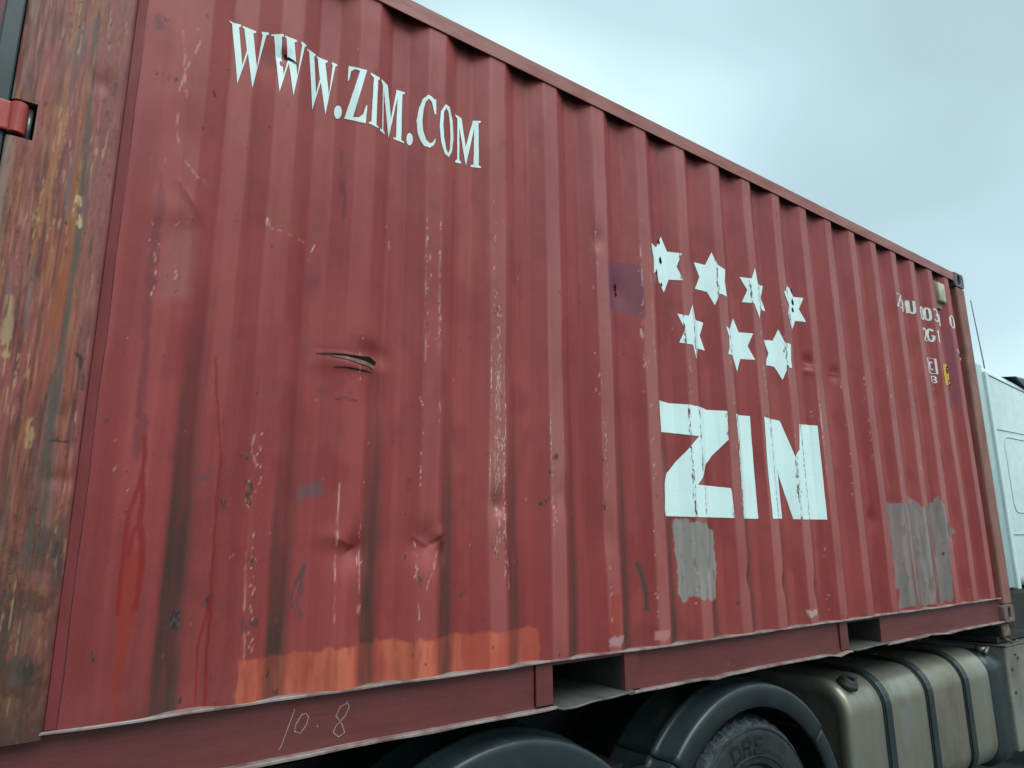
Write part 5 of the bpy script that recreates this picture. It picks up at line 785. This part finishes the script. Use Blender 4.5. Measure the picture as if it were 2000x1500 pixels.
def fender(cx, cz, Ro, Ri, a0, a1, y0=.0, name='mudguard', lowers=True):
    f_ = root(name, (cx, y0+.3, cz+Z0)); f_.parent = tk; f_.location = Vector((cx, y0+.3, cz+Z0)) - Vector((4.5, 1.22, 0)); ORG[f_.name] = Vector((cx, y0+.3, cz+Z0))
    def arch(nm, b0, b1, m, ro=Ro, ri=Ri, ysh=0.0):
        bm = bmesh.new(); yy = y0+ysh
        pr = [(ri, yy+.012), (ri+.006, yy+.002), (ro-.026, yy), (ro-.014, yy+.0015), (ro-.008, yy+.004), (ro-.0035, yy+.009), (ro-.0008, yy+.018), (ro, yy+.030), (ro-.004, yy+.105), (ro+.006, yy+.114), (ro+.013, yy+.124), (ro+.013, yy+.134), (ro+.006, yy+.144), (ro+.002, yy+.30), (ro+.010, yy+.31), (ro+.010, yy+.325), (ro+.002, yy+.335), (ro, yy+.62), (ro-.01, yy+.625), (ro-.018, yy+.60), (ro-.022, yy+.03), (ri, yy+.024)]
        lathe_y(bm, pr, cx, cz+Z0, max(6, int(abs(b1-b0)/2.2)), math.radians(b0), math.radians(b1))
        bmesh.ops.recalc_face_normals(bm, faces=bm.faces[:])
        o = link(nm, bm_mesh(nm, bm), m, f_, True)
        return o
    arch('guard_arch', a0, a1, M_plastic)
    if lowers:
        arch('guard_skirt', a0-34, a0-.5, M_plastic, Ro-.008, Ri+.01, .006); arch('guard_skirt', a1+.5, a1+36, M_plastic, Ro-.004, Ri-.005, .006)
    return f_
fender(2.965, -.77, .720, .618, 41, 137)
lf = fender(1.642, -.80, .729, .40, 18, 162, lowers=False)
# inner splash shield between the guards
box('splash_shield', 2.12, 2.44, .22, .75, -.62, -.40, M_plastic, tk, .02)
box('step_bracket', 2.28, 2.47, .02, .16, -.345, -.315, M_plastic, tk, .006)
box('side_marker', 2.405, 2.455, .004, .02, -.375, -.335, M_amber, tk, .006)

# fuel tank
def rrect(y0, y1, z0, z1, r, n=8):
    out = []
    for cy, cz, a0 in ((y1-r, z1-r, 0), (y0+r, z1-r, 90), (y0+r, z0+r, 180), (y1-r, z0+r, 270)):
        for k in range(n+1): a = math.radians(a0 + 90*k/n); out.append((cy+r*math.cos(a), cz+r*math.sin(a)))
    return out
def loft(bm, secs, cap=True):
    rings = [[bm.verts.new((x, y, z+Z0)) for y, z in s] for x, s in secs]; n = len(rings[0])
    for a, b in zip(rings[:-1], rings[1:]):
        for k in range(n): bm.faces.new((a[k], b[k], b[(k+1) % n], a[(k+1) % n]))
    if cap: bm.faces.new(rings[0]); bm.faces.new(rings[-1][::-1])
    bmesh.ops.recalc_face_normals(bm, faces=bm.faces[:])
TY0, TY1, TZ0, TZ1, TR = .0, .66, -.86, -.140, .17
tank = root('fuel_tank', (4.65, .33, -.45+Z0)); tank.parent = tk; tank.location = Vector((4.65, .33, -.45+Z0)) - Vector((4.5, 1.22, 0))
def sec(ins): return rrect(TY0+ins, TY1-ins, TZ0+ins, TZ1-ins, max(.02, TR-ins*.7))
bm = bmesh.new(); loft(bm, [(3.800, sec(.10)), (3.792, sec(.085)), (3.768, sec(.070)), (3.765, sec(.028)), (3.771, sec(.012)), (3.786, sec(.002)), (3.800, sec(.0)), (3.818, sec(.002)), (3.83, sec(.0055)), (5.47, sec(.0055)), (5.485, sec(.001)), (5.50, sec(.004)), (5.51, sec(.02)), (5.512, sec(.05))])
link('tank_shell', bm_mesh('tank_shell', bm), M_tank, tank, True)
for x in (4.113, 4.612, 5.108):
    bm = bmesh.new(); o_ = rrect(TY0-.004, TY1+.004, TZ0-.004, TZ1+.004, TR+.004)
    loft(bm, [(x, o_), (x+.062, o_)], cap=False)
    o = link('tank_strap', bm_mesh('tank_strap', bm), M_plastic, tank); md = o.modifiers.new('thickness', 'SOLIDIFY'); md.thickness = .005; md.offset = 1
    bm = bmesh.new(); o_ = rrect(TY0-.0015, TY1+.0015, TZ0-.0015, TZ1+.0015, TR+.0015); loft(bm, [(x-.012, o_), (x+.072, o_)], cap=False); link('strap_pad', bm_mesh('strap_pad', bm), M_rubber, tank)
bm = bmesh.new(); ax = Vector((0, -.42, .91)); cb = Vector((3.885, .070, -.178+Z0))
add_tube(bm, [cb, cb+ax*.022, cb+ax*.0225, cb+ax*.040, cb+ax*.046], [.052, .052, .045, .043, .034], 20)
add_box(bm, 3.868, 3.902, .015, .085, -.1375+Z0, -.1275+Z0, .003)
link('filler_cap', bm_mesh('filler_cap', bm), M_dark, tank, True)
box('level_sender', 4.70, 4.82, .36, .46, -.17, -.135, M_dark, tank, .01)

# additive tank, equipment box and its cover plate
bm = bmesh.new(); loft(bm, [(5.545, rrect(.03, .6, -.86, -.20, .10)), (5.56, rrect(.015, .61, -.88, -.18, .11)), (5.78, rrect(.015, .61, -.88, -.18, .11)), (5.80, rrect(.03, .6, -.86, -.20, .10))])
ad = link('additive_tank', bm_mesh('additive_tank', bm), M_plastic, tk, True)
bm = bmesh.new(); add_tube(bm, [(5.69, .10, -.185+Z0), (5.69, .10, -.15+Z0)], .035, 12); add_tube(bm, [(5.62, .05, -.18+Z0), (5.70, .06, -.155+Z0), (5.78, .16, -.17+Z0)], .012, 8); link('hose', bm_mesh('hose', bm), M_pin, ad, True)
eq = root('equipment_box', (6.2, .35, -.5+Z0)); eq.parent = tk; eq.location = Vector((6.2, .35, -.5+Z0)) - Vector((4.5, 1.22, 0))
box('box_shell', 5.835, 6.60, .004, .68, -.82, -.158, M_box, eq, .012)
box('box_lid', 5.828, 6.61, -.004, .70, -.157, -.146, M_strap, eq, .004)
bm = bmesh.new()
for x, z in ((5.90, -.30), (5.90, -.45), (6.02, -.24)): add_tube(bm, [(x, .006, z+Z0), (x, -.006, z+Z0)], .012, 8)
link('bolt_head', bm_mesh('bolt_head', bm), M_pin, eq)
box('plate_print', 5.965, 6.01, .0025, .0045, -.225, -.213, M_dark, eq)
box('battery_bracket', 5.845, 6.5, .05, .75, -.135, -.10, M_dark, tk)

# cab
cabr = root('cab', (7.4, 1.22, Z0)); cabr.parent = tk; cabr.location = Vector((7.4, 1.22, Z0)) - Vector((4.5, 1.22, 0))
def csec(ins, zb, zt, r=.09):
    y0, y1 = .10+ins, 2.338-ins
    q = rrect(y0, y1, zb, zt, r, 6)
    return [(y, z + (.055*(1-((y-1.22)/1.12)**2) if z > zt-r*1.01 else 0)) for y, z in q]
bm = bmesh.new()
loft(bm, [(6.50, csec(.02, .21, 1.965)), (6.515, csec(.0, .20, 1.972)), (7.0, csec(.0, .20, 1.935)), (7.4, csec(.0, .20, 1.905)), (7.9, csec(.01, .20, 1.865)), (8.25, csec(.03, .20, 1.80)), (8.50, csec(.09, .20, 1.30)), (8.62, csec(.10, .20, .85)), (8.64, csec(.14, .24, .5))])
link('cab_shell', bm_mesh('cab_shell', bm), M_cab, cabr, True)
bm = bmesh.new()
for z0_, z1_ in ((.20, 1.955),): add_box(bm, 6.372, 6.497, .105, .145, z0_+Z0, z1_+Z0, .012)
link('side_fairing', bm_mesh('side_fairing', bm), M_fair, cabr, True)
bm = bmesh.new(); add_box(bm, 6.372, 6.497, 2.295, 2.335, .20+Z0, 1.955+Z0, .012); link('side_fairing', bm_mesh('side_fairing', bm), M_fair, cabr, True)
box('fairing_edge', 6.4985, 6.555, .085, .13, .19, 1.90, M_cab, cabr, .008)
# pressed panel outline and seams on the cab side
def groove(nm, pts, r, m): 
    bm = bmesh.new(); add_tube(bm, pts, r, 6); return link(nm, bm_mesh(nm, bm), m, cabr, True)
q = []
for cx_, cz_, a0 in ((7.55, 1.30, 0), (6.78, 1.30, 90), (6.78, .85, 180), (7.55, .85, 270)):
    for k in range(6): a = math.radians(a0+90*k/5); q.append((cx_+.08*math.cos(a), .099, cz_+.08*math.sin(a)+Z0))
groove('pressed_panel', q+[q[0]], .0045, M_fair)
groove('roof_seam', [(6.52, .097, 1.885+Z0), (7.0, .097, 1.852+Z0), (7.6, .098, 1.81+Z0)], .004, mat('seam_grey', (.34, .43, .43), .5))
groove('side_seam', [(6.56, .098, .60+Z0), (7.6, .098, .60+Z0)], .005, M_fair); groove('side_seam', [(6.56, .098, 1.43+Z0), (7.6, .098, 1.44+Z0)], .004, M_fair)
bm = bmesh.new()
pv = [(7.17, 1.945), (7.62, 1.955), (7.62, 1.84), (7.40, 1.86)]
fa = [bm.verts.new((x, .088, z+Z0)) for x, z in pv]; fb = [bm.verts.new((x, .30, z+.03+Z0)) for x, z in pv]
bm.faces.new(fa); bm.faces.new(fb[::-1])
for k in range(4): bm.faces.new((fa[k], fb[k], fb[(k+1) % 4], fa[(k+1) % 4]))
bmesh.ops.recalc_face_normals(bm, faces=bm.faces[:]); link('roof_visor', bm_mesh('roof_visor', bm), M_navy, cabr)
bm = bmesh.new(); add_tube(bm, [(6.835, .20, 1.96+Z0), (6.832, .20, 2.055+Z0), (6.762, .20, 2.575+Z0), (6.761, .20, 2.588+Z0)], [.0055, .005, .0035, .0065], 8); link('antenna', bm_mesh('antenna', bm), M_pin, cabr, True)
box('windscreen', 8.30, 8.49, .25, 2.19, .95, 1.62, mat('dark_glass', (.01, .012, .014), .08, sc=3, spec=.5), cabr, .02)
box('cab_underbody', 6.45, 8.45, .16, 2.28, -.45, .188, M_dark, cabr, .04)
box('rear_deck', 6.2, 6.46, .55, 1.9, -.24, .15, M_dark, tk, .02)
